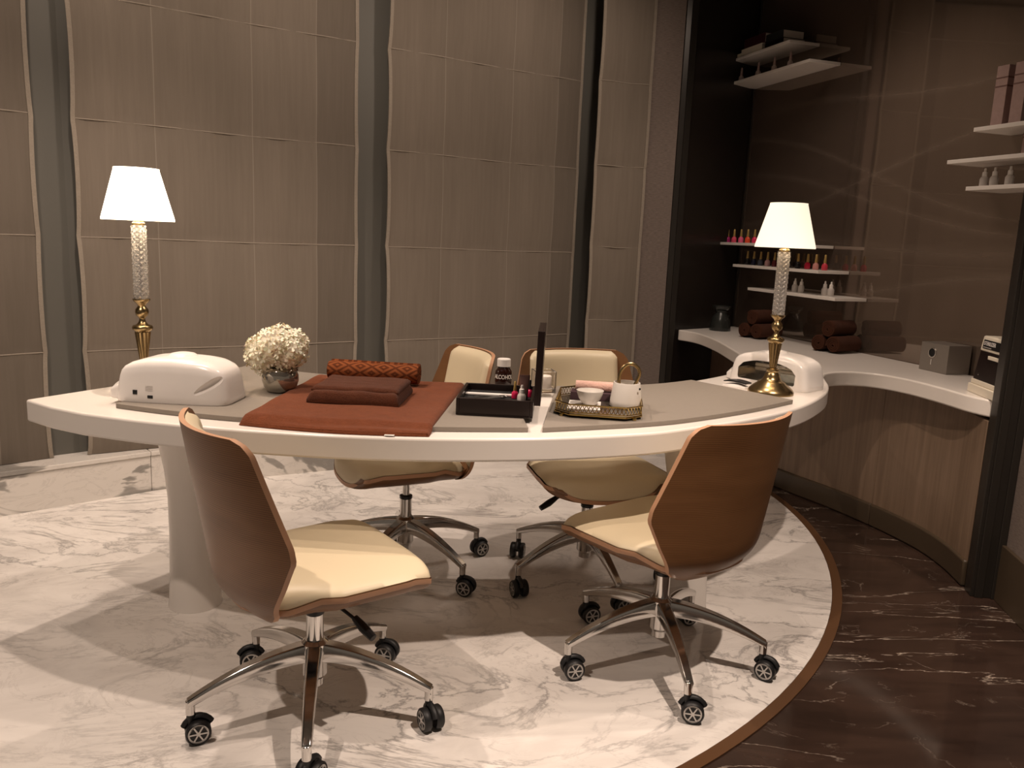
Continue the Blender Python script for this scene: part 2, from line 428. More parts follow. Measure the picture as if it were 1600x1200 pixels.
# roman blinds
SEAMS = (.69, 1.205, 1.715, 2.23, 2.74)
def blind(p, q, label, seams=SEAMS, z0=.205, z1=2.97, pinch=.010):
    p = Vector((*p, 0)); q = Vector((*q, 0)); L = (q - p).length; rz = math.atan2(q.y - p.y, q.x - p.x)
    t = empty('roman_blind', p, rz, label, 'blind', 'roman blinds along the window wall')
    lv = [z0] + list(seams) + [z1]
    def off(x, z):
        k = max(i for i in range(len(lv) - 1) if z >= lv[i] - 1e-6)
        f = (z - lv[k]) / (lv[k + 1] - lv[k])
        e = math.sin(PI * min(1, max(0, f))) ** .5
        return -.011 * e * (1 + .25 * math.sin(9 * x + k * 2)) - .0025 * math.sin(23 * x + 1.7 * k), e
    def P(u, v, d):
        z = z0 + (z1 - z0) * v; o, e = off(u * L, z)
        pin = pinch * e * (1 if L > .6 else .5)
        return (pin + u * (L - 2 * pin), o + d, z)
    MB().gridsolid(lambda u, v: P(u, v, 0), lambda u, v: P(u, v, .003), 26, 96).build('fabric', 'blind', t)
    for side in (0, 1):
        h = MB()
        h.gridsolid(lambda u, v: (P(side, v, 0)[0] + (u * .018 - .003) * (1 if side == 0 else -1), P(side, v, 0)[1] - .004, P(side, v, 0)[2]),
                    lambda u, v: (P(side, v, 0)[0] + (u * .018 - .003) * (1 if side == 0 else -1), P(side, v, 0)[1] + .004, P(side, v, 0)[2]), 2, 96)
        h.build('hem', 'hem', t)
    for zs in seams:
        sm = MB(); sm.tube([(x * L / 16, off(x * L / 16, zs)[0] - .002, zs + .004 * math.sin(x * .5) * .5) for x in range(17)], .0035, 6)
        sm.build('seam', 'hem', t)
    return t
blind((-3.02, 2.66), (-2.085, 3.575), 'grey-brown roman blind at the far left behind the table tip')
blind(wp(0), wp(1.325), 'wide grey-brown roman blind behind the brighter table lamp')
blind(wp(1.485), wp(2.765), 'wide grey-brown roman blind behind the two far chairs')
blind((.44, 5.03), (.762, 5.125), 'narrow grey-brown roman blind beside the fabric pillar', (.80, 1.25, 1.735, 2.22, 2.72), pinch=.004)

# ------------------------------------------------------------------ worktop and cabinets
front = spline([(-1.20, 2.205), (-.97, 2.135), (-.67, 2.085), (-.31, 2.072), (.06, 2.13), (.37, 2.235), (.54, 2.34), (.79, 2.53), (1.0, 2.74), (1.17, 2.99),
                (1.265, 3.19), (1.315, 3.36), (1.345, 3.46), (1.39, 3.54), (1.46, 3.60), (1.55, 3.62), (1.64, 3.585), (1.715, 3.46), (1.758, 3.28), (1.785, 3.10), (1.835, 2.998)], 6)
rear = spline([(1.045, 5.150), (1.13, 5.0), (1.165, 4.68), (1.16, 4.33), (1.145, 4.05), (1.11, 3.80), (1.04, 3.60), (.93, 3.42), (.74, 3.205), (.55, 3.03), (.30, 2.905), (-.05, 2.85),
               (-.45, 2.875), (-.8, 2.965), (-1.04, 3.085)], 6)
outline = [(-1.44, 2.345)] + [tuple(p) for p in spline([(-1.44, 2.345), (-1.20, 2.205)], 3)][1:-1]
outline = [(-1.44, 2.345), (-1.32, 2.265)] + [tuple(p) for p in front]
outline += [npt(2.55, .012), npt(.03, .012)] + [tuple(p) for p in rear] + [(-1.25, 2.71)]
top = empty('worktop', (0.0, 2.5, .75), 0, 'white stone worktop, crescent table running into the curved wall counter', 'table')
lo = Vector((0.0, 2.5, .75))
MB().prism([(x, y - 2.5) for x, y in outline], -.066, 0.0).build('countertop', 'stone', top, bevel=.007, smooth=30)
for lx, ly in ((-1.055, 2.60), (.64, 2.72)):
    prof = [(.088, 0), (.085, .02), (.080, .12), (.077, .25), (.078, .38), (.086, .48), (.100, .56), (.122, .63), (.150, .684)]
    o = MB().lathe([(r, z + .0045) for r, z in prof], seg=40).build('leg', 'stone', top, (lx, ly - 2.5, -.75), smooth=60)
# cabinet fronts along the curve
kick = [(1.802, 3.02), (1.822, 3.2), (1.815, 3.38), (1.775, 3.55), (1.725, 3.70), (1.62, 3.95), (1.52, 4.14), (1.43, 4.33), (1.34, 4.6), (1.28, 4.85), (1.20, 5.13)]
kp = spline(kick, 5)
def cabinet(pts, label, mat, rec=0.0, z1=.683):
    t = empty('base_cabinet', (pts[0].x, pts[0].y, 0), 0, label, 'cabinet', 'curved cabinets under the wall counter')
    o0 = pts[0]
    def nrm(i):
        d = (pts[min(i + 1, len(pts) - 1)] - pts[max(0, i - 1)]).normalized(); return Vector((d.y, -d.x))
    def strip(off, th, za, zb, name, mt, bev=.002):
        A = [pts[i] + nrm(i) * off for i in range(len(pts))]; B = [pts[i] + nrm(i) * (off + th) for i in range(len(pts))]
        P = [(p.x - o0.x, p.y - o0.y) for p in A] + [(p.x - o0.x, p.y - o0.y) for p in reversed(B)]
        return MB().prism(P, za, zb).build(name, mt, t, bevel=bev)
    strip(.012 + rec, .02, .105, z1, 'door', mat)
    strip(.035 + rec, .16, .02, z1, 'carcass', 'laminate_dark_shade', 0)
    strip(0, .03, .0015, .108, 'toe_kick', 'kick', .008)
    return t
cabinet([Vector(p) for p in kp[:21]], 'curved brown laminate cabinet nearest the dark column, toe kick below', 'laminate', z1=.670)
cabinet([Vector(p) for p in kp[20:36]], 'curved brown laminate cabinet behind the rounded table end', 'laminate')
cabinet([Vector(p) for p in kp[35:]], 'cabinet under the counter end by the black panel, coloured dark for its shade', 'laminate_dark_shade', .06)  # under-counter shade is put into the darker laminate colour

# desk mats
def mat_prism(poly, label, cx, cy):
    o = MB().prism([(x - cx, y - cy) for x, y in poly], .0005, .0145).build('desk_mat', 'mat', None, (cx, cy, .75), bevel=.0015, smooth=30)
    return tag(o, label, 'mat', 'grey desk mats on the table')
fa = [tuple(p) for p in spline([(-1.14, 2.28), (-.94, 2.215), (-.70, 2.168), (-.31, 2.148), (.05, 2.195)], 6)]
ba = [tuple(p) for p in spline([(-.02, 2.835), (-.45, 2.857), (-.78, 2.935), (-1.005, 3.045)], 5)]
mat_prism(fa + ba, 'left grey desk mat, under the rust towels and the left nail dryer', -.5, 2.5)
fb_ = [tuple(p) for p in spline([(.09, 2.20), (.38, 2.315), (.56, 2.42), (.79, 2.60), (.985, 2.785)], 6)]
bb_ = [tuple(p) for p in spline([(.70, 3.125), (.54, 3.0), (.30, 2.89), (.16, 2.865)], 5)]
mat_prism(fb_ + bb_, 'right grey desk mat, under the gilt tray', .5, 2.6)
ZM = .7648

# ------------------------------------------------------------------ chairs
def make_chair():
    t = empty('office_chair', (0, 0, 0), 0, '', 'chair', 'bent-wood swivel chairs around the table')
    W = lambda v: interp(v, (0, .05, .15, .4, .75, .9, .97, 1.0), (.085, .125, .175, .232, .240, .232, .214, .180))
    def sz(u, v):
        zb = .364 + .025 * max(0, 1 - v / .2) ** 2 + .004 * v
        h = interp(v, (0, .12, .3, .8, 1), (.010, .030, .062, .066, .046))
        return zb + h * (.45 * abs(u) ** 2 + .55 * abs(u) ** 7)
    Y0, Y1 = -.215, .238
    def shell(u, v, d):
        U = 2 * u - 1; return (U * W(v) * 1.03, Y0 + (Y1 + .018 - Y0) * v - .03 * abs(U) ** 3 * (v > .9) * (v - .9) * 10, sz(U, v) - d)
    MB().gridsolid(lambda u, v: shell(u, v, 0), lambda u, v: shell(u, v, .014), 30, 40, 1).build('seat_shell', ['chair_wood', 'ply_edge'], t, smooth=50)
    def ctop(u, v):
        U = 2 * u - 1; vv = .07 + .925 * v; x, y, z = shell(u, vv, 0); x *= .975
        e = ((1 - abs(U) ** 9) * (1 - abs(2 * v - 1) ** 14)) ** .5 if v > .5 else (1 - abs(U) ** 9) ** .5 * (1 - abs(2 * v - 1) ** 8) ** .5
        zt = .452 - .012 * (1 - U * U) * .0 - .004 * (2 * v - 1) ** 2
        return (x, y, z + .001 + max(.004, zt - z) * e)
    def cbot(u, v):
        vv = .07 + .925 * v; x, y, z = shell(u, vv, 0); return (x * .975, y, z + .0005)
    MB().gridsolid(ctop, cbot, 34, 44).build('seat_cushion', 'leather', t, smooth=60)
    # back: leaning, wrapped around the sitter
    BW = lambda v: interp(v, (0, .03, .09, .26, .42, .49, .93, .975, 1.0), (.11, .155, .19, .232, .266, .266, .220, .206, .180))
    ZB0, ZB1 = .352, .826
    def back(u, v, d):
        U = 2 * u - 1; x = U * BW(v)
        y = -.222 - .080 * v + .10 * max(0, 1 - v / .18) ** 2 * .5 + .085 * (x / .243) ** 2
        return (x, y - d, ZB0 + (ZB1 - ZB0) * v)
    MB().gridsolid(lambda u, v: back(u, v, 0), lambda u, v: back(u, v, .013), 26, 44, 1).build('back_shell', ['chair_wood', 'ply_edge'], t, smooth=50)
    def bc(u, v, front):
        U = 2 * u - 1; vv = .14 + .85 * v
        hw = .192 - .010 * v; hw = hw * (1 - .12 * max(0, (v - .93) / .07) ** 2); x = U * hw
        y = -.222 - .080 * vv + .085 * (x / .243) ** 2 + .0008
        if front: y += .034 * ((1 - abs(U) ** 8) * (1 - abs(2 * v - 1) ** 14)) ** .5
        return (x, y, ZB0 + (ZB1 - ZB0) * vv)
    MB().gridsolid(lambda u, v: bc(u, v, True), lambda u, v: bc(u, v, False), 30, 34).build('back_cushion', 'leather', t, smooth=60)
    MB().box((0, 0, .347), (.10, .12, .005)).box((0, 0, .337), (.05, .06, .020)).build('mounting_plate', 'black', t, bevel=.003)
    lv = MB().tube([(.04, .02, .335), (.10, .035, .325), (.150, .05, .312)], .0045, 8)
    lv.tube([(.140, .047, .318), (.170, .056, .302), (.205, .066, .286)], [.009, .013, .010], 10)
    lv.build('lever', 'black', t)
    MB().lathe([(.0, .20), (.0135, .20), (.0135, .350), (0, .350)], seg=20).build('piston', 'steel', t)
    MB().lathe([(.019, .284), (.0245, .286), (.0245, .296), (.019, .298)], seg=24).build('collar', 'black', t)
    g = MB().lathe([(.0225, .085), (.0225, .284), (.018, .286)], seg=28)
    g.lathe([(.024, .105), (.032, .115), (.032, .165), (.038, .185), (.036, .205), (.026, .214)], seg=32)
    g.build('gas_cylinder', 'chrome', t)
    # star leg along +x
    lg = MB(); rr = []
    R = .312
    for k in range(15):
        f = k / 14; x = .022 + (R - .022 + .008) * f
        zt = .207 - .02 * f - .072 * f * f; zb_ = zt - (.052 - .030 * f)
        wv = .021 - .0085 * f
        rr.append([(x, -wv * .75, zt), (x, wv * .75, zt), (x, wv, zt - .008), (x, wv * .8, zb_), (x, -wv * .8, zb_), (x, -wv, zt - .008)])
    lg.rings(rr); lg.lathe([(.0115, .074), (.0115, .112)], (R, 0, 0), 16)
    leg0 = lg.build('leg', 'chrome', t, smooth=45, bevel=.002, bseg=2)
    # twin wheel caster, rolling direction local x, fork post at origin
    cs = MB(); r = .031
    RX = Matrix.Rotation(PI / 2, 3, 'X')
    for sgn in (-1, 1):
        c = (-.016, sgn * .0175, r)
        cs.cur = 0
        cs.lathe([(.012, -.011), (r - .004, -.011), (r, -.007), (r, .007), (r - .004, .011), (.0265, .009), (.026, .0075), (.0, .0075)] if sgn < 0 else
                 [(0, -.0075), (.026, -.0075), (.0265, -.009), (r - .004, -.011), (r, -.007), (r, .007), (r - .004, .011), (.012, .011)], c, 28, True, RX)
        cs.cur = 1
        yo = c[1] + sgn * .009
        cs.lathe([(.0205, -.001), (.0205, .0014), (.0250, .0014), (.0250, -.001)], (c[0], yo, c[2]), 24, False, RX)
        cs.lathe([(0, -.001), (.0052, -.001), (.0052, .0016), (0, .0016)], (c[0], yo, c[2]), 14, True, RX)
        for k in range(6):
            a = k * PI / 3; cs.box((c[0] + .0132 * math.cos(a), yo, c[2] + .0132 * math.sin(a)), (.0165, .002, .0036), 0, 0, -a)
    cs.cur = 0
    cs.box((-.010, 0, .044), (.030, .012, .034)); cs.lathe([(.010, .052), (.010, .080)], (0, 0, 0), 14)
    hood = []
    for k in range(9):
        a = math.radians(20 + 17 * k); hood.append((-.016 + .035 * math.cos(a), 0, r + .035 * math.sin(a)))
    cs.tube(hood, .0085, 8, flat=1.0)
    leg0.rotation_euler = (0, 0, 0)
    caster = cs.build('caster', ['rubber', 'silver'], leg0, (R, 0, 0), smooth=45)
    for k in range(1, 5):
        l = leg0.copy(); COL.objects.link(l); l.parent = t
        c = caster.copy(); COL.objects.link(c); c.parent = l
    return t
SEAT_PARTS = ('seat_shell', 'seat_cushion', 'back_shell', 'back_cushion', 'mounting_plate', 'lever', 'piston')
def base_name(o): return o.name.split('.')[0]
def place_chair(ch, x, y, facing, star, label, casters, dz=0.0):
    rz = math.atan2(-facing[0], facing[1]); ch.location = (x, y, .0045); ch.rotation_euler = (0, 0, rz); ch['label'] = label
    k = 0
    for c in sorted(ch.children, key=lambda o: o.name):
        n = base_name(c)
        if n in SEAT_PARTS: c.location.z = dz
        if n == 'leg':
            a = star + k * 2 * PI / 5 - rz; c.rotation_euler = (0, 0, a)
            c.children[0].rotation_euler = (0, 0, math.radians(casters[k]) - star - k * 2 * PI / 5)
            k += 1
proto = make_chair()
chA = proto; chB = copy_tree(proto); chC = copy_tree(proto); chD = copy_tree(proto)
place_chair(chA, -.493, 1.986, (.80, .60), -2.645, 'near left swivel chair, wooden back turned to the camera, facing right', [205, 250, 120, 165, 20], 0.0)
place_chair(chB, .486, 2.337, (-.62, .78), -2.738, 'near right swivel chair, wooden back turned to the camera, by the circle edge', [195, 170, 145, 20, 200], 0.0)
place_chair(chC, -.386, 2.960, (-.90, -.436), -.714, 'far left swivel chair behind the rust towels, cream back sideways', [160, 215, 20, 70, 120], .022)
place_chair(chD, .305, 2.950, (.25, -.97), -2.520, 'far right swivel chair behind the open box, cream back to the camera', [110, 200, 60, 20, 80], .022)

# ------------------------------------------------------------------ lamps
def make_lamp():
    t = empty('table_lamp', (0, 0, 0), 0, '', 'lamp', 'crystal and brass table lamps')
    base = [(0, 0), (.083, 0), (.083, .008), (.079, .016), (.066, .028), (.052, .038), (.049, .043), (.044, .046), (.036, .050), (.031, .058), (.028, .066),
            (.0265, .074), (.021, .080), (.0235, .085), (.0235, .091), (.016, .096), (0, .096)]
    MB().lathe(base, seg=48).build('base', 'brass', t, smooth=40)
    # fluted tapering shaft
    rr = []; seg = 48
    for k in range(10):
        f = k / 9; r = .0115 + .0115 * f
        rr.append([(r * (1 + .05 * math.cos(16 * 2 * PI * j / seg)) * math.cos(2 * PI * j / seg), r * (1 + .05 * math.cos(16 * 2 * PI * j / seg)) * math.sin(2 * PI * j / seg), .095 + .092 * f) for j in range(seg)])
    MB().rings(rr).build('shaft', 'brass', t)
    MB().lathe([(0, .186), (.021, .186), (.024, .191), (.030, .196), (.0315, .202), (.028, .208), (.018, .211), (.012, .218), (.0085, .228), (.010, .233), (.0175, .240), (.0205, .250),
                (.0195, .259), (.014, .266), (.0115, .270), (.014, .276), (.0225, .284), (.0265, .290), (.0265, .293), (0, .293)], seg=36).build('knop', 'brass', t, smooth=50)
    # twisted crystal column
    rr = []; seg = 36
    for k in range(73):
        f = k / 72; z = .292 + .230 * f
        ring = []
        for j in range(seg):
            a = 2 * PI * j / seg
            r = .0215 + .0034 * (abs(math.cos(3.5 * (a + 13 * f))) + abs(math.cos(3.5 * (a - 13 * f)))) - .0044
            ring.append((r * math.cos(a), r * math.sin(a), z))
        rr.append(ring)
    cc = MB().rings(rr).build('crystal_column', 'crystal', t, smooth=25)
    MB().lathe([(.004, .292), (.004, .523)], seg=10).build('core_rod', 'steel', t)
    MB().lathe([(0, .521), (.019, .521), (.019, .528), (.015, .532), (.015, .560), (.006, .566), (.006, .600), (0, .600)], seg=24).build('socket', 'brass', t, smooth=40)
    sh = MB(); rr = []
    for k, (r, z) in enumerate([(.106, .536), (.106, .541), (.0655, .690), (.0655, .694), (.0635, .694), (.104, .536)]):
        rr.append([(r * math.cos(2 * PI * j / 64), r * math.sin(2 * PI * j / 64), z) for j in range(64)])
    rr.append(rr[0]); sh.rings(rr, False, False)
    s_ = sh.build('lamp_shade', 'shade', t, smooth=50)
    MB().lathe([(0, .600), (.012, .603), (.024, .622), (.026, .640), (.018, .658), (0, .666)], seg=20).build('bulb', 'wax', t, smooth=60)
    sp_ = MB()
    for a in (0, 2 * PI / 3, 4 * PI / 3): sp_.tube([(.006 * math.cos(a), .006 * math.sin(a), .684), (.064 * math.cos(a), .064 * math.sin(a), .684)], .0015, 6)
    sp_.tube([(.028 * math.cos(x), .0, .60 + .042 + .042 * math.sin(x)) for x in [k * PI / 10 - .3 for k in range(14)]][:11], .0015, 6)
    sp_.build('shade_carrier', 'brass', t)
    return t
lampR = make_lamp(); lampL = copy_tree(lampR)
lampR.location = (.968, 2.985, .7503); lampR['label'] = 'crystal column lamp with brass base at the table\'s right end before the counter'
lampL.location = (-1.185, 2.565, .7503); lampL['label'] = 'brighter crystal column lamp at the table\'s left end behind the nail dryer'
for c in lampL.children:
    if base_name(c) == 'lamp_shade':
        c.data = c.data.copy(); c.data.materials[0] = M['shade_bright']
for L_, e in ((lampL, 9.0), (lampR, 4.0)):
    d = bpy.data.lights.new('bulb_light', 'POINT'); d.energy = e; d.color = (1.0, .76, .50); d.shadow_soft_size = .03
    o = bpy.data.objects.new('bulb_light', d); COL.objects.link(o); o.location = (L_.location.x, L_.location.y, L_.location.z + .635)
for L_ in (lampL, lampR):
    for c in L_.children:
        if base_name(c) == 'bulb': c.visible_shadow = True

# ------------------------------------------------------------------ nail dryers
def bake_boolean(o, cutter):
    md = o.modifiers.new('cut', 'BOOLEAN'); md.operation = 'DIFFERENCE'; md.object = cutter; md.solver = 'EXACT'
    dg = bpy.context.evaluated_depsgraph_get(); me = bpy.data.meshes.new_from_object(o.evaluated_get(dg))
    o.modifiers.clear(); old = o.data; o.data = me; bpy.data.objects.remove(cutter)
    me.shade_smooth(); me.set_sharp_from_angle(angle=math.radians(38))
def make_dryer():
    t = empty('nail_dryer', (0, 0, 0), 0, '', 'nail dryer', 'white curved nail dryers')
    rr = []; n = 72
    H = .122
    levels = [(0, 1.0), (.003, 1.012), (.02, 1.01), (.05, .985), (.080, .955), (.098, .925), (.109, .87), (.116, .76), (.120, .5), (.121, .25), (.1215, .05)]
    for z, s in levels:
        ring = []
        for j in range(n):
            a = 2 * PI * j / n; c_, s_ = math.cos(a), math.sin(a); p = 2 / 6.5
            x = .168 * s * math.copysign(abs(c_) ** p, c_); y = .088 * s * math.copysign(abs(s_) ** p, s_)
            k = min(1, z / H)
            zz = z * (1 - .17 * (abs(x) / .168) ** 3 * k) + .010 * k * (1 - (x / .168) ** 2)
            ring.append((x, y - .0 * z, zz))
        rr.append(ring)
    body = MB().rings(rr).build('housing', 'white', t, smooth=40)
    # arched mouth cut into the +y side
    arch = [(-.120, .018), (.120, .018), (.124, .024)]
    for k in range(0, 13):
        x = .124 - .248 * k / 12; arch.append((x, .098 - .026 * abs(x / .124) ** 2.5 - (.012 if k in (0, 12) else 0)))
    arch.append((-.124, .024))
    cu = MB().rings([[(x, -.055, z) for x, z in arch], [(x, .14, z) for x, z in arch]]).build('cutter', 'white', t, smooth=0)
    cu.parent = None
    bake_boolean(body, cu)
    RS = Matrix.Rotation(math.radians(-32), 3, 'Y'); eb = MB()
    eb.rings([[Vector((.140, -.105, .072)) + RS @ Vector((.085 * math.cos(f), .040 * math.sin(f) * math.cos(2 * PI * j / 28), .016 * math.sin(f) * math.sin(2 * PI * j / 28))) for j in range(28)] for f in [PI * k / 18 for k in range(1, 18)]])
    ec = eb.build('cutter', 'white', t, smooth=0); ec.parent = None; bake_boolean(body, ec)
    # reflector lining of the mouth
    ln = MB(); sc = .985
    A = [(x * sc, z) for x, z in arch]
    ln.rings([[(x, .083, z + .0005) for x, z in A], [(x, -.052, z + .0005) for x, z in A]], False, True)
    ln.build('reflector', 'steel', t, smooth=30)
    tb = MB()
    for z in (.050, .066): tb.tube([(-.105, -.02, z), (.105, -.02, z)], .007, 10)
    tb.build('lamp_tube', 'cream', t)
    for x in (-.085, -.055): MB().box((x, .045, .082), (.022, .020, .010)).build('switch', 'steel', t, bevel=.002)
    # side flare on the +x... lobe and its shelf
    MB().rings([[(.150 + .044 * f, yy * (1 - .20 * f), zz) for yy, zz in ((-.07, .002), (.07, .002), (.07, .045 - .02 * f), (.03, .070 - .03 * f), (-.03, .070 - .03 * f), (-.07, .050 - .02 * f))] for f in (0, .5, 1)]).build('side_rest', 'white', t, bevel=.006, smooth=50)
    # handle bump on top
    MB().lathe([(0, .016), (.018, .0155), (.034, .012), (.043, .006), (.046, 0), (0, 0)], (0, -.0, 0), 36).build('top_cap', 'white', t, (0.0, .01, .1235), smooth=60)
    # power socket, switch and rating print on the -y side
    MB().box((.100, -.0885, .030), (.013, .004, .013)).build('power_socket', 'black', t, bevel=.001)
    MB().box((.055, -.0885, .018), (.016, .004, .009)).build('rocker_switch', 'black', t, bevel=.001)
    pr = MB()
    for k in range(4): pr.box((.058, -.0884, .036 + .0045 * k), (.022, .0006, .0010))
    pr.build('rating_print', 'label_grey', t)
    g = MB(); g.rings([[(-.110 + .040 * f - dx, -.0875 + .004 * abs(f), .030 + .052 * f + dz) for dx, dz in ((0, 0), (.012, .004), (.010, .012), (-.004, .008))] for f in (0, .5, 1)])
    return t
dR = make_dryer(); dL = copy_tree(dR)
dR.location = (1.050, 3.185, .7503); dR.rotation_euler = (0, 0, math.atan2(-(-.735), -.68)); dR['label'] = 'white nail dryer with open mirrored mouth behind the right lamp'
dL.location = (-.990, 2.388, ZM); dL.rotation_euler = (0, 0, math.radians(-3)); dL['label'] = 'white nail dryer seen from its closed rear beside the flowers'
# flip the left one so that its sockets are at the camera's left
for c in dL.children:
    if base_name(c) in ('power_socket', 'rocker_switch', 'rating_print', 'side_rest'):
        c.scale = (-1, 1, 1)

# ------------------------------------------------------------------ towels
def terry(w_, d_, h_, seed, nu=40, nv=40, amp=.002, round_=.012):
    rnd = random.Random(seed); ph = [rnd.uniform(0, 6) for _ in range(6)]
    def wob(x, y): return amp * (math.sin(9 * x / w_ + ph[0]) * math.sin(7 * y / d_ + ph[1]) + .6 * math.sin(17 * x / w_ + ph[2] + 5 * y / d_) + .4 * math.sin(31 * y / d_ + ph[3]))
    def topf(u, v):
        x = (u - .5) * w_; y = (v - .5) * d_
        e = min(1, min(u, 1 - u) * w_ / round_, ) ; e2 = min(1, min(v, 1 - v) * d_ / round_)
        k = math.sqrt(max(0, 1 - (1 - e) ** 2)) * math.sqrt(max(0, 1 - (1 - e2) ** 2))
        return (x, y, h_ * (.25 + .75 * k) + wob(x, y) * k)
    return topf
# the big spread towel: a sheet in a warped quadrilateral, folded double
q0, q1, q2, q3 = Vector((-.735, 2.135)), Vector((-.215, 2.095)), Vector((-.165, 2.79)), Vector((-.695, 2.85))
def big(u, v, top_):
    u_, v_ = u, v
    p = (q0 * (1 - u_) + q1 * u_) * (1 - v_) + (q3 * (1 - u_) + q2 * u_) * v_
    bow = .028 * math.sin(PI * u_) * (1 - v_) ** 3
    x, y = p.x, p.y - bow
    ym = 2.152 + .03 * (x + .38) ** 2
    q = max(0, min(1, (ym - y) / .018)); drop = .0135 * q * q * (3 - 2 * q)
    e = min(1, min(u, 1 - u) * 52, min(v, 1 - v) * 60) ** .5
    h = .0105 * e + .0016 * math.sin(11 * u + 3 * v) * e + .0012 * math.sin(23 * v + 2 * u) * e + .001
    return (x + .45, y - 2.45, (h if top_ else 0) - drop)
bt = empty('spread_towel', (-.45, 2.45, ZM), 0, 'large rust terry towel spread flat over the table front edge', 'towel')
MB().gridsolid(lambda u, v: big(u, v, 1), lambda u, v: big(u, v, 0), 60, 60).build('cloth', 'rust', bt, smooth=60)
def edge_line(v, lift, rad, u0=.01, u1=.99):
    return MB().tube([(big(u0 + (u1 - u0) * k / 40, v, 1)[0], big(u0 + (u1 - u0) * k / 40, v, 1)[1], big(.5, .5, 1)[2] * lift - .0135) for k in range(41)], rad, 8)
edge_line(.012, .42, .0042).build('border', 'rust', bt)
ct = big(.80, .0, 1)
MB().box((ct[0], ct[1] - .003, -.0112), (.026, .012, .0012), 0, math.radians(0)).build('care_label', 'print_white', bt)
tf = terry(.275, .235, .036, 3, amp=.0018, round_=.022)
ft_ = MB().gridsolid(tf, lambda u, v: (tf(u, v)[0], tf(u, v)[1], 0), 44, 40)
fo = empty('folded_towel', (-.462, 2.452, ZM + .0135), math.radians(-3), 'dark rust terry towel folded flat in front of the patterned roll', 'towel')
ft_.build('cloth', 'rust_dark', fo, smooth=60)
f2 = terry(.262, .205, .012, 9, amp=.001, round_=.010)
MB().gridsolid(lambda u, v: (f2(u, v)[0], f2(u, v)[1] + .012, f2(u, v)[2] + .0335), lambda u, v: (f2(u, v)[0], f2(u, v)[1] + .012, .030), 30, 24).build('upper_fold', 'rust_dark', fo, smooth=60)
def roll_mesh(length, r, turns=3.4, amp=.0007, seed=1):
    """a rolled towel along local y, spiral visible at the ends"""
    rnd = random.Random(seed); out = []
    n = 120; th = .0068
    pts = []
    r0 = .004
    for k in range(n + 1):
        f = k / n; a = f * turns * 2 * PI; rad = r0 + (r - r0) * f
        pts.append((rad * math.cos(a + 1.0), rad * math.sin(a + 1.0)))
    mb = MB(); th = (r - r0) / turns * .42
    inner = []; outer = []
    for k, (x, z) in enumerate(pts):
        l = math.hypot(x, z); s1 = (l + th) / l; s2 = max(.15, (l - th) / l)
        outer.append((x * s1, z * s1)); inner.append((x * s2, z * s2))
    loop = outer + inner[::-1]
    ys = [0, .004] + [length * k / 8 for k in range(1, 8)] + [length - .004, length]
    rings = []
    for i, y in enumerate(ys):
        sc = .955 if i in (0, len(ys) - 1) else 1.0 + rnd.uniform(-.008, .008)
        rings.append([(x * sc, y - length / 2, z * sc) for x, z in loop])
    # ends as quads between outer and inner
    m_ = len(loop); vs = [p for r_ in rings for p in r_]; fs = []
    for i in range(len(rings) - 1):
        for j in range(m_): k = (j + 1) % m_; fs.append((i * m_ + j, i * m_ + k, (i + 1) * m_ + k, (i + 1) * m_ + j))
    h = len(outer)
    for base in (0, (len(rings) - 1) * m_):
        for k in range(h - 1): fs.append((base + k, base + k + 1, base + m_ - 2 - k, base + m_ - 1 - k))
    mb.add(vs, fs)
    return mb
# patterned roll
pat = principled('diamond_terry', (.2, .06, .02), .95, spec=.1); t_ = NT(pat)
def diamond_nodes(t, cA, cB, sx, sz):
    tc = t.n('ShaderNodeTexCoord'); sp = t.n('ShaderNodeSeparateXYZ'); t.l(tc.outputs['Object'], sp.inputs[0])
    ang = t.math('ARCTAN2', sp.outputs['Z'], sp.outputs['X'])
    a = t.math('PINGPONG', t.math('MULTIPLY', sp.outputs['Y'], sx), .5); b_ = t.math('PINGPONG', t.math('MULTIPLY', ang, sz), .5)
    s_ = t.math('ADD', a, b_); k = t.math('PINGPONG', t.math('MULTIPLY', s_, 3.0), .5)
    f = t.math('GREATER_THAN', k, .27)
    nz = t.noise(t.coord('Object'), 320, 3, .7)
    t.color(t.mix(t.math('MULTIPLY', f, .95), cA, cB)); t.bump(t.math('ADD', t.math('MULTIPLY', f, -1.0), t.math('MULTIPLY', nz, .5)), .8, .003)
diamond_nodes(t_, (.25, .076, .027), (.105, .030, .012), 12.5, .62)
M['diamond'] = pat
RR = .0345
ro = roll_mesh(.31, RR, 3, seed=4).build('rolled_towel', 'diamond', None, (-.468, 2.700, ZM + .0145 + RR + .003), math.radians(90 - 6), smooth=50)
tag(ro, 'rust towel roll with raised diamond pattern at the table\'s rear edge', 'towel')
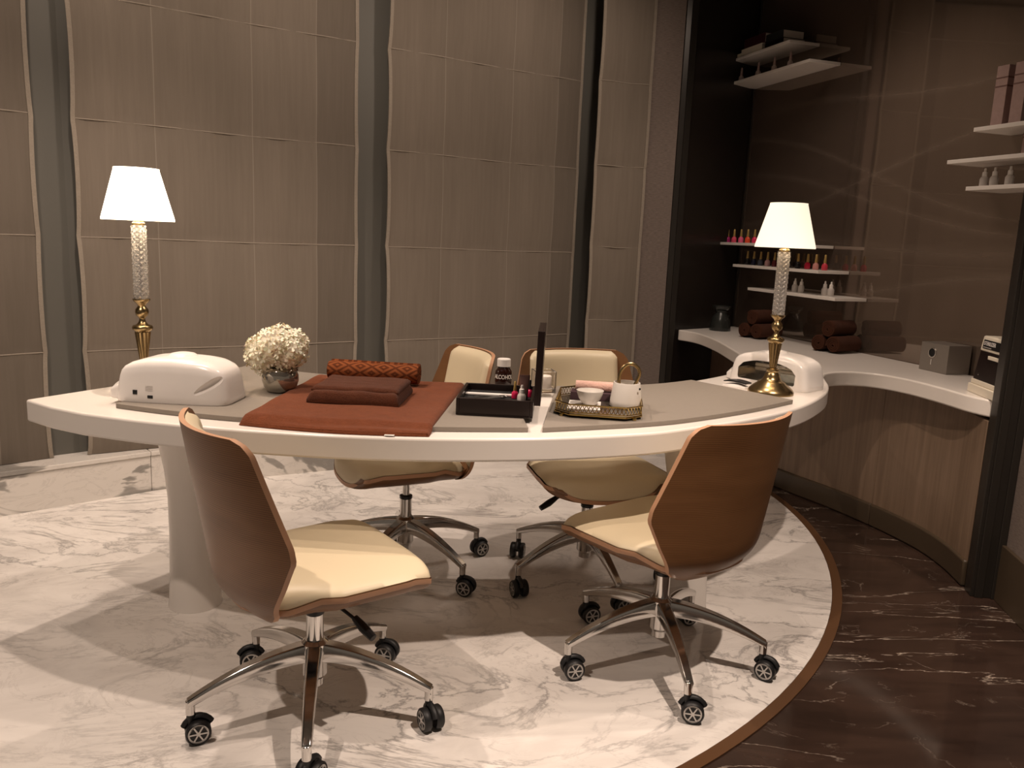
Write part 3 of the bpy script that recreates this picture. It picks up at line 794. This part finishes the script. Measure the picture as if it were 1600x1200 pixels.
# umber rolls on the wall counter
UM = [(1.375, 4.86), (1.435, 4.785)]; UM2 = [(1.628, 4.335), (1.690, 4.255)]
rl = None
ax = Vector((.85, .527)); rz_roll = math.atan2(ax.y, ax.x) - PI / 2
R_ = .0455
for stack, (pa, pb), where in ((0, UM, 'pile beside the charcoal oil burner'), (1, UM2, 'pile nearer the silver tissue box')):
    pa = Vector(pa); pb = Vector(pb); dd = (pb - pa).normalized()
    side = Vector((-ax.y, ax.x)); s_ = -1
    ctr = (pa + pb) / 2; sp_ = R_ + .0015
    sv = Vector((ax.y, -ax.x))
    c1 = ctr - sv * sp_ + ax * .095; c2 = ctr + sv * sp_ + ax * .092; c3 = ctr + ax * .100
    for (c, z, wh) in ((c1, R_, 'left bottom'), (c2, R_, 'right bottom'), (c3, R_ * 2.72, 'top')):
        nm = 'rolled_towel'
        if rl is None:
            rl = roll_mesh(.190, R_ - .003, 3.6, seed=2).build(nm, 'umber', None, smooth=50); o = rl
        else: o = rl.copy(); COL.objects.link(o)
        o.location = (c.x, c.y, .7505 + z); o.rotation_euler = (0, [.3, 1.4, 2.6][('left bottom', 'right bottom', 'top').index(wh)], 0)
        o.rotation_euler = (Matrix.Rotation(rz_roll, 3, 'Z') @ Matrix.Rotation([.3, 1.4, 2.2][('left bottom', 'right bottom', 'top').index(wh)], 3, 'Y')).to_euler()
        tag(o, '%s dark brown towel roll in the %s' % (wh, where), 'towel', 'brown towel rolls on the wall counter')

# ------------------------------------------------------------------ flowers in vase
vs_ = empty('flower_vase', (-.742, 2.550, ZM), 0, 'squat smoked mirror-glass vase holding white flowers', 'vase')
vb = MB()
prof = [(0, 0), (.030, 0), (.040, .004), (.052, .020), (.0575, .038), (.0565, .056), (.050, .072), (.044, .080), (.040, .080), (.046, .070), (.0525, .054), (.0535, .038), (.048, .022), (.036, .008), (0, .006)]
vb.lathe(prof, seg=48); vb.build('bowl', 'glass_grey', vs_, smooth=60)
lp = MB().gridsolid(lambda u, v: (.020 + .030 * u, .012 - .03 * v, .070 + .034 * math.sin(PI * v) * (1 - .3 * u)), lambda u, v: (.024 + .030 * u, .012 - .03 * v, .068 + .034 * math.sin(PI * v) * (1 - .3 * u)), 6, 10)
lp.build('lip', 'glass_grey', vs_, smooth=60)
HS = .93
fl_ = empty('hydrangea_bunch', (-.750, 2.550, ZM + .043), 0, 'bunch of creamy white hydrangeas in the smoked glass vase', 'flowers')
rnd = random.Random(5)
heads = [((-.038, -.010, .085), .066), ((.035, -.012, .095), .066), ((.0, .03, .120), .062), ((-.005, -.035, .115), .058), ((.055, .015, .12), .045), ((-.07, .01, .10), .040)]
heads = [((a * HS, b * HS, c * HS), r * HS) for (a, b, c), r in heads]
for (hc, hr) in heads:
    mb = MB(); nfl = int(95 * (hr / .06) ** 2)
    for i in range(nfl):
        zz = 1 - 2 * (i + .5) / nfl; a = i * 2.39996; rr_ = math.sqrt(1 - zz * zz)
        dirv = Vector((rr_ * math.cos(a), rr_ * math.sin(a), zz)); 
        c = Vector(hc) + dirv * hr * rnd.uniform(.84, 1.06)
        tz = dirv.to_track_quat('Z', 'Y').to_matrix() @ Matrix.Rotation(rnd.uniform(0, 6), 3, 'Z') @ Matrix.Rotation(rnd.uniform(-.5, .5), 3, 'X')
        s = rnd.uniform(.0120, .016)
        for k in range(4):
            b0 = k * PI / 2; pts = []
            for rr2, da, h in ((0, 0, 0), (.45, -.55, .10), (.9, -.42, .30), (1.02, 0, .22), (.9, .42, .30), (.45, .55, .10)):
                p = Vector((rr2 * math.cos(b0 + da), rr2 * math.sin(b0 + da), h + rnd.uniform(-.05, .05))) * s
                pts.append(c + tz @ p)
            mb.add(pts, [(0, 1, 2, 3), (0, 3, 4, 5)])
    mb.lathe([(hr * .80 * math.sin(q * PI / 10), -hr * .80 * math.cos(q * PI / 10)) for q in range(11)], hc, 20)
    mb.build('flower_head', 'petal', fl_, smooth=60)
stm = MB()
for (hc, hr) in heads: stm.tube([(0, 0, -.03), (hc[0] * .3, hc[1] * .3, .02), (hc[0], hc[1], hc[2])], .0025, 6)
stm.build('stems', 'stem', fl_)

# ------------------------------------------------------------------ manicure box and what lies in it
bx = empty('wooden_box', (-.042, 2.435, ZM), math.radians(-3), 'open dark lacquered box with its lid standing upright on the right', 'box')
BW_, BD, BH, TT = .225, .255, .052, .009
b = MB(); b.box((0, 0, .005), (BW_, BD, .008))
for sx in (-1, 1): b.box((sx * (BW_ - TT) / 2, 0, BH / 2 + .001), (TT, BD, BH - .002))
for sy in (-1, 1): b.box((0, sy * (BD - TT) / 2, BH / 2 + .001), (BW_ - 2 * TT - .0004, TT, BH - .002))
b.build('tray_body', 'walnut', bx, bevel=.001)
MB().box((0, 0, .0205), (BW_ - 2 * TT - .002, BD - 2 * TT - .002, .022)).build('felt_lining', 'felt', bx)
ld = MB(); lx = BW_ / 2 + .012
ld.box((lx + .008, 0, .148), (.006, BD, .218), 0, 0, math.radians(1.0))
for sy in (-1, 1): ld.box((lx - .002, sy * (BD - TT) / 2, .148), (.014, TT, .218), 0, 0, math.radians(1.0))
ld.box((lx - .000, 0, .2525), (.014, BD - 2 * TT, .009)); ld.box((lx - .004, 0, .044), (.014, BD - 2 * TT, .009))
ld.build('lid', 'walnut', bx, bevel=.0008)
hg = MB()
for y in (-.07, .07): hg.tube([(BW_ / 2 + .003, y - .012, BH - .004), (BW_ / 2 + .003, y + .012, BH - .004)], .003, 8)
hg.build('hinge', 'gold', bx)
BZ = ZM + .0318
nf = MB().box((0, 0, .003), (.185, .020, .005)).build('nail_file', 'print_white', None, (-.050, 2.468, BZ + .001), math.radians(-3), bevel=.001); tag(nf, 'long white nail file lying across the dark box', 'nail file')
cp = empty('cuticle_nipper', (-.062, 2.415, BZ + .001), math.radians(8), 'silver cuticle nipper lying in the open dark box', 'nipper')
for sy in (-1, 1):
    MB().tube([(-.050, sy * .012, .004), (-.025, sy * .016, .004), (0, sy * .010, .004), (.020, sy * .004, .005), (.030, 0, .006)], [.0022, .0028, .003, .0035, .004], 8).build('handle', 'steel', cp)
MB().tube([(.026, .004, .006), (.038, 0, .006), (.048, .001, .006)], [.005, .006, .002], 8).build('jaw', 'steel', cp)
def dropper_bottle(name='dropper_bottle', mat='frost', h=.062, r=.0125):
    t = empty(name, (0, 0, 0), 0, '', 'bottle')
    MB().lathe([(0, 0), (r, 0), (r * 1.04, .002), (r * 1.04, h * .42), (r * .8, h * .52), (r * .52, h * .58), (0, h * .58)], seg=20).build('body', mat, t, smooth=50)
    MB().lathe([(0, h * .56), (r * .62, h * .56), (r * .58, h * .78), (r * .30, h * .82), (r * .30, h * .92), (r * .22, h), (0, h)], seg=16).build('cap', 'print_white', t, smooth=40)
    return t
db = dropper_bottle(h=.056, r=.0125); db.location = (.030, 2.362, BZ + .0005); db['label'] = 'small frosted dropper bottle in the front corner of the dark box'
cr = MB()
def tube_profile(n=20):
    rr = []
    for f, wx, wy in ((0, .0120, .0120), (.25, .0125, .0115), (.6, .0145, .0070), (.92, .0165, .0016), (1.0, .0165, .0012)):
        rr.append([(wx * math.cos(2 * PI * j / n), wy * math.sin(2 * PI * j / n), .014 + .062 * f) for j in range(n)])
    return rr
cr.rings(tube_profile()); tc_ = empty('cream_tube', (.038, 2.425, BZ + .0005), math.radians(10), 'mauve squeeze tube standing upright in the dark box', 'tube')
M['mauve'] = principled('mauve', (.16, .085, .075), .35)
cr.build('body', 'mauve', tc_, smooth=50); MB().lathe([(0, 0), (.011, 0), (.0115, .014), (0, .014)], seg=20).build('cap', 'black', tc_)
def nail_polish(color, name='nail_polish', cap='cap_gold', sc=1.0):
    t = empty(name, (0, 0, 0), 0, '', 'nail polish'); 
    MB().lathe([(0, 0), (.0150 * sc, 0), (.0165 * sc, .002), (.0168 * sc, .020 * sc), (.0150 * sc, .030 * sc), (.008 * sc, .037 * sc), (.007 * sc, .040 * sc), (0, .040 * sc)], seg=20).build('bottle', color, t, smooth=50)
    MB().lathe([(0, .039 * sc), (.0078 * sc, .039 * sc), (.0085 * sc, .044 * sc), (.0068 * sc, .060 * sc), (.0058 * sc, .083 * sc), (.004 * sc, .085 * sc), (0, .085 * sc)], seg=14).build('cap', cap, t, smooth=40)
    return t
POL = {}
def pol(name, c):
    if name not in POL: POL[name] = principled('polish_' + name, c, .12)
    return POL[name]
np_ = nail_polish(pol('hot_pink', (.72, .02, .10)), sc=.62); np_.location = (.010, 2.440, BZ + .0005); np_['label'] = 'tiny hot pink nail polish in the dark box beside the mauve tube'
np2 = nail_polish(pol('hot_pink', (.72, .02, .10)), cap='black', sc=.62); np2.location = (.056, 2.475, BZ + .0005); np2['label'] = 'tiny hot pink nail polish in the dark box against its raised lid'

# alcohol bottle
ab = empty('alcohol_bottle', (-.030, 2.705, ZM), 0, 'brown glass alcohol bottle with white cap behind the dark box', 'bottle')
MB().lathe([(0, 0), (.0275, 0), (.030, .003), (.030, .062), (.028, .074), (.021, .083), (.0185, .087), (.0185, .092), (0, .092)], seg=36).build('body', 'brown_glass', ab, smooth=50)
cpb = MB(); rr = []
for k, (r, z) in enumerate([(.0225, .089), (.0225, .112), (.0210, .1145), (0.0005, .1145)]):
    rr.append([(r * (1 + (.02 if (j % 2 and k < 2) else 0)) * math.cos(2 * PI * j / 48), r * (1 + (.02 if (j % 2 and k < 2) else 0)) * math.sin(2 * PI * j / 48), z) for j in range(48)])
cpb.rings(rr).build('cap', 'print_white', ab, smooth=30)
me = text_mesh('ALCOHOL', .0165, .0003)
for v in me.vertices:
    x, y, z = v.co; a = -PI / 2 + .02 + x * .92 / .0305; r = .0303 + z
    v.co = (r * math.cos(a), r * math.sin(a), .055 + y * 1.2)
me.materials.append(M['print_white']); lt = bpy.data.objects.new('lettering', me); COL.objects.link(lt); lt.parent = ab

# glass candle holder
gc = empty('candle_glass', (.108, 2.745, ZM + .0005), math.radians(12), 'square clear glass holder behind the raised box lid', 'candle holder')
g_ = MB(); S, Hh, tw = .036, .074, .005
outer = [(-S, -S), (S, -S), (S, S), (-S, S)]; inner = [(x * (S - tw) / S, y * (S - tw) / S) for x, y in outer]
g_.rings([[(x, y, 0) for x, y in outer], [(x, y, Hh) for x, y in outer], [(x, y, Hh) for x, y in inner], [(x, y, .012) for x, y in inner]])
g_.build('holder', 'glass', gc, bevel=.0012, bseg=2)
cn = MB().lathe([(0, 0), (.024, 0), (.0265, .004), (.0275, .040), (.026, .042), (.004, .038), (0, .038)], seg=30).build('white_candle', 'wax', None, (.108, 2.745, ZM + .0135), smooth=50)
tag(cn, 'round white candle inside the square glass holder', 'candle')

# ------------------------------------------------------------------ gilt tray
TC = Vector((.275, 2.485)); TR = math.radians(-7)
ty = empty('gilt_tray', (TC.x, TC.y, ZM + .0005), TR, 'gilt octagonal tray with pierced gallery rim on the right mat', 'tray')
hx, hy, cc_ = .128, .155, .045
oct_ = [(-hx + cc_, -hy), (hx - cc_, -hy), (hx, -hy + cc_), (hx, hy - cc_), (hx - cc_, hy), (-hx + cc_, hy), (-hx, hy - cc_), (-hx, -hy + cc_)]
MB().prism([(x * .985, y * .985) for x, y in oct_], .008, .012).build('mirror_base', principled('tray_mirror', (.10, .085, .07), .1, .3), ty)
gm = MB()
def per(f):
    L = [math.dist(oct_[i], oct_[(i + 1) % 8]) for i in range(8)]; s = f * sum(L)
    for i in range(8):
        if s <= L[i]: return Vector(oct_[i]).lerp(Vector(oct_[(i + 1) % 8]), s / L[i])
        s -= L[i]
    return Vector(oct_[0])
def oct_tube(z, r, sc=1.0):
    pts = oct_ + [oct_[0]]; 
    for i in range(8): gm.tube([(oct_[i][0] * sc, oct_[i][1] * sc, z), (oct_[(i + 1) % 8][0] * sc, oct_[(i + 1) % 8][1] * sc, z)], r, 6)
oct_tube(.010, .0035); oct_tube(.0165, .0018); oct_tube(.040, .0024, 1.01)
NP = 84
for k in range(NP):
    a = per(k / NP); b_ = per((k + 1) / NP); 
    gm.tube([(a.x, a.y, .016), (b_.x, b_.y, .040)], .0011, 4, cap=False); gm.tube([(b_.x, b_.y, .016), (a.x, a.y, .040)], .0011, 4, cap=False)
gm.build('gallery', 'gold', ty, smooth=40)
for sx, sy in ((-1, -1), (1, -1), (1, 1), (-1, 1)):
    MB().lathe([(0, 0), (.005, 0), (.0065, .004), (.005, .009), (0, .009)], seg=12).build('foot', 'gold', ty, (sx * (hx - .02), sy * (hy - .02), 0))
ZT = ZM + .0128
def tpt(x, y):
    c, s = math.cos(TR), math.sin(TR); return (TC.x + c * x - s * y, TC.y + s * x + c * y)
crd = MB().box((0, 0, .001), (.10, .13, .0016)).build('white_card', 'print_white', None, (*tpt(-.045, -.02), ZT), TR); tag(crd, 'white card lying flat on the gilt tray under the bowl', 'card')
bwl = MB().lathe([(0, 0), (.019, 0), (.021, .003), (.034, .020), (.041, .038), (.0425, .046), (.0395, .046), (.037, .037), (.029, .020), (.015, .007), (0, .006)], seg=40)
bo = bwl.build('ceramic_bowl', 'ceramic', None, (*tpt(-.030, -.015), ZT + .0022), smooth=50); tag(bo, 'small white ceramic bowl on the gilt tray', 'bowl')
bp = empty('ceramic_pot', (*tpt(.082, .005), ZT + .0003), .1, 'white ceramic pot with a tall brass hoop handle on the gilt tray', 'pot')
MB().lathe([(0, 0), (.046, 0), (.050, .004), (.0495, .02), (.0425, .072), (.041, .077), (.038, .077), (.0385, .070), (.045, .02), (.043, .008), (0, .007)], seg=44).build('body', 'ceramic', bp, smooth=50)
hp = [(-.024, 0, .060), (-.026, 0, .085), (-.022, 0, .110), (-.006, 0, .130), (.014, 0, .134), (.032, 0, .122), (.038, 0, .104), (.032, 0, .085), (.022, 0, .062)]
MB().tube([tuple(p) for p in spline(hp, 5)], .0028, 8, flat=2.0).build('hoop_handle', 'brass', bp, smooth=50)
MB().box((.030, -.0455, .064), (.006, .0022, .006), .58).build('mark', 'black', bp)
pb = MB().box((0, 0, .0125), (.165, .06, .025)).build('purple_box', 'purple', None, (*tpt(-.012, .098), ZT), TR, bevel=.001); tag(pb, 'dark purple box under the pink towel roll on the tray', 'box')
M['pink_roll'] = M['pink_towel']
pk = roll_mesh(.150, .0150, 2.5, seed=8).build('face_towel', 'pink_towel', None, (*tpt(-.005, .098), ZT + .0255 + .0172), TR + PI / 2, smooth=50); tag(pk, 'pale pink small towel roll on the dark purple box', 'towel')

# folded black and white cloth by the right lamp
fc = empty('folded_cloth', (.868, 3.085, .7505), math.radians(-45), 'small black and white folded cloth between right lamp and table edge', 'cloth')
MB().gridsolid(lambda u, v: ((u - .5) * .10, (v - .5) * .05, .006 + .010 * math.sin(PI * v) * math.sin(PI * u)), lambda u, v: ((u - .5) * .10, (v - .5) * .05, 0), 14, 10).build('white_layer', 'print_white', fc, smooth=60)
MB().gridsolid(lambda u, v: ((u - .5) * .095, (v - .5) * .045 + .004, .0215 + .006 * math.sin(PI * u)), lambda u, v: ((u - .5) * .095, (v - .5) * .045 + .004, .0175 + .003 * math.sin(PI * u)), 14, 8).build('black_layer', 'black', fc, smooth=60)

# ------------------------------------------------------------------ wall counter items
ob = empty('oil_burner', (1.325, 5.215, .7503), 0, 'charcoal ceramic oil burner at the counter end by the black panel', 'oil burner')
MB().lathe([(0, 0), (.066, 0), (.068, .004), (.066, .030), (.060, .062), (.050, .090), (.038, .110), (.034, .118), (.040, .126), (.040, .130), (0, .130)], seg=40).build('body', 'burner', ob, smooth=50)
MB().lathe([(0, .128), (.036, .128), (.050, .140), (.058, .152), (.060, .158), (.055, .158), (.044, .146), (0, .138)], seg=40).build('dish', 'burner', ob, smooth=50)
rel = MB()
for k in range(6):
    a = math.radians(-95 + 17 * (k % 3) + 30); z = .03 + .022 * k * .6; r = .064 - .012 * (z / .09)
    rel.lathe([(0, 0), (.007, 0), (.004, .003), (0, .004)], (r * math.cos(a), r * math.sin(a), z), 8, True, Vector((math.cos(a), math.sin(a), .2)).to_track_quat('Z', 'Y').to_matrix())
rel.build('relief_flower', 'burner', ob)

sb = empty('tissue_box', (1.967, 3.735, .7503), math.atan2(-.16, .04), 'silver box with round front hole on the wall counter', 'box')
# local x runs along the face (towards the camera), local y away from the wall is negative here
fx_, fd, fh = .172, .125, .132
bdy = MB().box((0, fd / 2, fh / 2), (fx_, fd, fh)).build('body', 'steel', sb, bevel=.002)
bdy.location = (0, -.02, 0)
RXm = Matrix.Rotation(PI / 2, 3, 'X')
brushed = principled('brushed_silver', (.34, .31, .28), .38, .7); bdy.data.materials[0] = brushed
MB().lathe([(.0195, -.002), (.0245, -.002), (.0245, .003), (.0195, .003)], (0, 0, 0), 28, False, RXm).build('opening_ring', 'chrome', sb, (-.010, -.021, .088))
MB().lathe([(0, 0), (.0195, 0), (.0195, .0012), (0, .0012)], (0, 0, 0), 28, True, RXm).build('opening', 'felt', sb, (-.010, -.0205, .088))
MB().box((-.012, -.0212, .045), (.004, .002, .026)).build('slot', 'print_white', sb)

st = empty('sterilizer', (1.835, 3.225, .7503), math.atan2(-.31, -.035), 'sterilizer cabinet with white top and black door beside the dark column', 'sterilizer')
# local x along the front towards the camera, local +y towards the wall
SW, SD = .235, .235
MB().box((SW / 2, SD / 2 - .0, .018), (SW, SD, .035)).build('base', 'cream', st, bevel=.003)
MB().box((SW / 2, SD / 2 + .004, .0455), (SW * .98, SD * .96, .018)).build('drawer_tray', 'cream', st, bevel=.002)
def slab(y0, y1, z0, z1, dpt):
    return [[(0.01, y0, z0), (SW - .01, y0, z0), (SW - .01, dpt, z0), (.01, dpt, z0)], [(.012, y1, z1), (SW - .012, y1, z1), (SW - .012, dpt, z1), (.012, dpt, z1)]]
MB().rings(slab(.012, .026, .055, .168, SD)).build('door', 'walnut', st, bevel=.002)
MB().rings(slab(.023, .030, .1685, .228, SD)).build('housing', 'cream', st, bevel=.006)
MB().rings([[(.03, .0225, .180), (SW - .02, .0225, .180), (SW - .02, .05, .180), (.03, .05, .180)], [(.03, .0262, .214), (SW - .02, .0262, .214), (SW - .02, .055, .212), (.03, .055, .212)]]).build('label_panel', 'black', st)
sl = math.atan2(.0075, .032)
for body_, sz_, zc, x0 in (('STERILIZER BOX', .021, .200, .036), ('ULTRAVIOLET', .007, .185, .036)):
    if body_ == 'ULTRAVIOLET':
        mb = MB()
        for k in range(9): mb.box((x0 + .006 + k * .0075, .0222, zc), (.005, .0008, .0035))
        mb.build('small_print', 'label_grey', st); continue
    me = text_mesh('STERILIZER', sz_, .0003, 'LEFT')
    for v in me.vertices:
        x, y, z = v.co; v.co = (x0 + x * .95, .0245 - z + y * .12, zc + y)
    me.materials.append(M['print_white']); o = bpy.data.objects.new('lettering', me); COL.objects.link(o); o.parent = st
MB().box((.160, .0205, .150), (.12, .008, .014), 0, 0).build('handle_bar', 'cream', st, bevel=.002)
for z, x in ((.075, .045), (.136, .022)): MB().lathe([(0, 0), (.007, 0), (.006, .010), (0, .012)], (0, 0, 0), 14, True, RXm).build('hinge_knob', 'chrome', st, (x, .022 + (z - .06) * .22, z))

# ------------------------------------------------------------------ shelves on the niche wall
ang = math.atan2(NU.y, NU.x)
def shelf(s0, s1, z, label, depth=.205, back=.003, bev=0.03):
    L = s1 - s0; c = npt((s0 + s1) / 2, back + depth / 2)
    o = MB().box((0, 0, -.0085), (L, depth, .017)).build('wall_shelf', 'stone', None, (c[0], c[1], z), ang, bevel=.0015)
    return tag(o, label, 'shelf', 'thin white wall shelves')
Z1, Z2, Z3, Z4, Z5 = 1.312, 1.176, 1.040, 2.318, 2.458
shelf(.02, .95, Z1, 'white shelf with bright pink polishes, topmost behind the right lamp')
shelf(.26, 1.10, Z2, 'white shelf with dark to red polishes, middle behind the right lamp')
shelf(.45, 1.26, Z3, 'white shelf with four dropper bottles, lowest behind the right lamp')
shelf(.02, .84, Z4, 'high white shelf with four pale bottles')
shelf(.02, .64, Z5, 'highest white shelf carrying the books')
ZR1, ZR2, ZR3 = 1.822, 1.697, 1.578
shelf(2.01, 2.85, ZR1, 'white shelf at right holding the rose boxes')
shelf(1.89, 2.85, ZR2, 'white shelf at right between rose boxes and dropper bottles')
shelf(2.01, 2.85, ZR3, 'lowest white shelf at right with clear dropper bottles')

protoP = {}
def put_polish(colname, col, s, d, z, label, cap='cap_gold', group=None):
    key = (colname, cap)
    if key not in protoP: o = nail_polish(pol(colname, col), cap=cap); protoP[key] = o
    else: o = copy_tree(protoP[key])
    p = npt(s, d); o.location = (p[0], p[1], z + .0004); o['label'] = label; o['group'] = group
    return o
row1 = [('magenta', (.42, .015, .16), 'magenta'), ('rose', (.75, .08, .16), 'rose pink'), ('candy', (.85, .13, .28), 'candy pink'), ('orange', (.90, .10, .04), 'orange red'), ('neon', (.85, .04, .14), 'neon pink'), ('salmon', (.75, .20, .20), 'salmon pink')]
where1 = ['first from the left', 'second from the left', 'third from the left', 'fourth from the left', 'fifth from the left', 'last before the lamp shade']
for (n_, c_, l_), s_, w_ in zip(row1, [.03, .105, .185, .262, .338, .414], where1):
    put_polish(n_, c_, s_ + .02, .13, Z1, '%s nail polish, %s on the topmost polish shelf' % (l_, w_), group='nail polishes on the topmost polish shelf')
row2 = [('black', (.01, .008, .01), 'black', 'leftmost'), ('navy', (.010, .012, .045), 'navy', 'beside the leftmost black one'), ('slate', (.08, .09, .12), 'slate grey', 'third from the left'), ('blush', (.62, .36, .36), 'pale blush', 'left of the dark red pair'),
        ('wine', (.12, .008, .012), 'dark red', 'right of the pale blush one'), ('wine', (.12, .008, .012), 'dark red', 'touching the lamp column\'s left side'), ('black', (.01, .008, .01), 'black', 'just right of the lamp column'),
        ('crimson', (.50, .012, .045), 'crimson', 'right of the black one by the lamp'), ('peach', (.60, .27, .24), 'peach pink', 'between the crimson and coral ones'), ('coral', (.62, .05, .08), 'coral red', 'rightmost')]
for (n_, c_, l_, w_), s_ in zip(row2, [.30, .372, .445, .518, .590, .655, .816, .903, .976, 1.052]):
    put_polish(n_, c_, s_, .13, Z2, '%s nail polish, %s on the middle polish shelf' % (l_, w_), group='nail polishes on the middle polish shelf')
dd = None
def put_dropper(s, d, z, label, group, scale=1.0):
    global dd
    if dd is None: dd = dropper_bottle(h=.078, r=.0165); o = dd
    else: o = copy_tree(dd)
    p = npt(s, d); o.location = (p[0], p[1], z + .0004); o['label'] = label; o['group'] = group; return o
for s_, l_ in ((.81, 'leftmost'), (.868, 'second from the left'), (1.074, 'third from the left'), (1.125, 'rightmost')):
    put_dropper(s_, .13, Z3, 'clear dropper bottle, %s on the lowest shelf behind the lamp' % l_, 'dropper bottles on the lowest shelf behind the lamp')
for s_, l_ in ((2.045, 'leftmost'), (2.095, 'middle one of three'), (2.170, 'nearest the dark column')):
    put_dropper(s_, .15, ZR3, 'clear dropper bottle on the right shelf, %s' % l_, 'dropper bottles on the right shelf')
for s_, l_ in ((.10, 'leftmost'), (.285, 'second'), (.449, 'third'), (.604, 'rightmost')):
    put_polish('milk', (.52, .42, .38), s_, .165, Z4, 'pale bottle with slim cap, %s on the high shelf' % l_, cap='box_rose', group='pale bottles on the high shelf')
for s_, d_, z_, l_, w__, h_ in ((2.072, .13, ZR1, 'tall rose cardboard box on the top right shelf, left of two', .058, .245), (2.160, .13, ZR1, 'tall rose cardboard box on the top right shelf at the frame edge', .058, .245), (2.225, .13, ZR2, 'slim rose cardboard box on the middle right shelf', .04, .105)):
    p = npt(s_, d_); t = empty('cardboard_box', (p[0], p[1], z_ + .0004), ang, l_, 'box', 'rose boxes on the right shelves')
    MB().box((0, 0, h_ / 2), (w__, w__, h_)).build('carton', 'box_rose', t, bevel=.001)
    for zz in (.66, .80): MB().box((0, 0, h_ * zz), (w__ + .0008, w__ + .0008, .006)).build('printed_band', 'mauve', t)
# books on the highest shelf
def book(s, d, z, L, D, H, cover, label, rz=0.0):
    p = npt(s, d); t = empty('book', (p[0], p[1], z + .0003), ang + rz, label, 'book', 'books on the highest shelf')
    MB().box((0, 0, H / 2), (L - .006, D - .006, H - .006)).build('pages', 'paper', t)
    c = MB(); c.box((0, 0, .0015), (L, D, .003)); c.box((0, 0, H - .0015), (L, D, .003)); c.box((0, -D / 2 + .0015, H / 2), (L, .003, H - .0062)); c.build('cover', cover, t)
book(.20, .115, Z5, .30, .165, .024, 'cream', 'large pale book at the bottom left of the pile')
book(.23, .115, Z5 + .0245, .22, .155, .020, 'cream', 'pale book lying under the maroon one')
book(.25, .115, Z5 + .0450, .22, .145, .056, 'maroon', 'thick maroon book on top of the left pile')
book(.46, .115, Z5, .18, .150, .034, 'walnut', 'dark book at the bottom right of the pile')
book(.455, .115, Z5 + .0345, .17, .145, .046, 'felt', 'black book on the right of the pile')
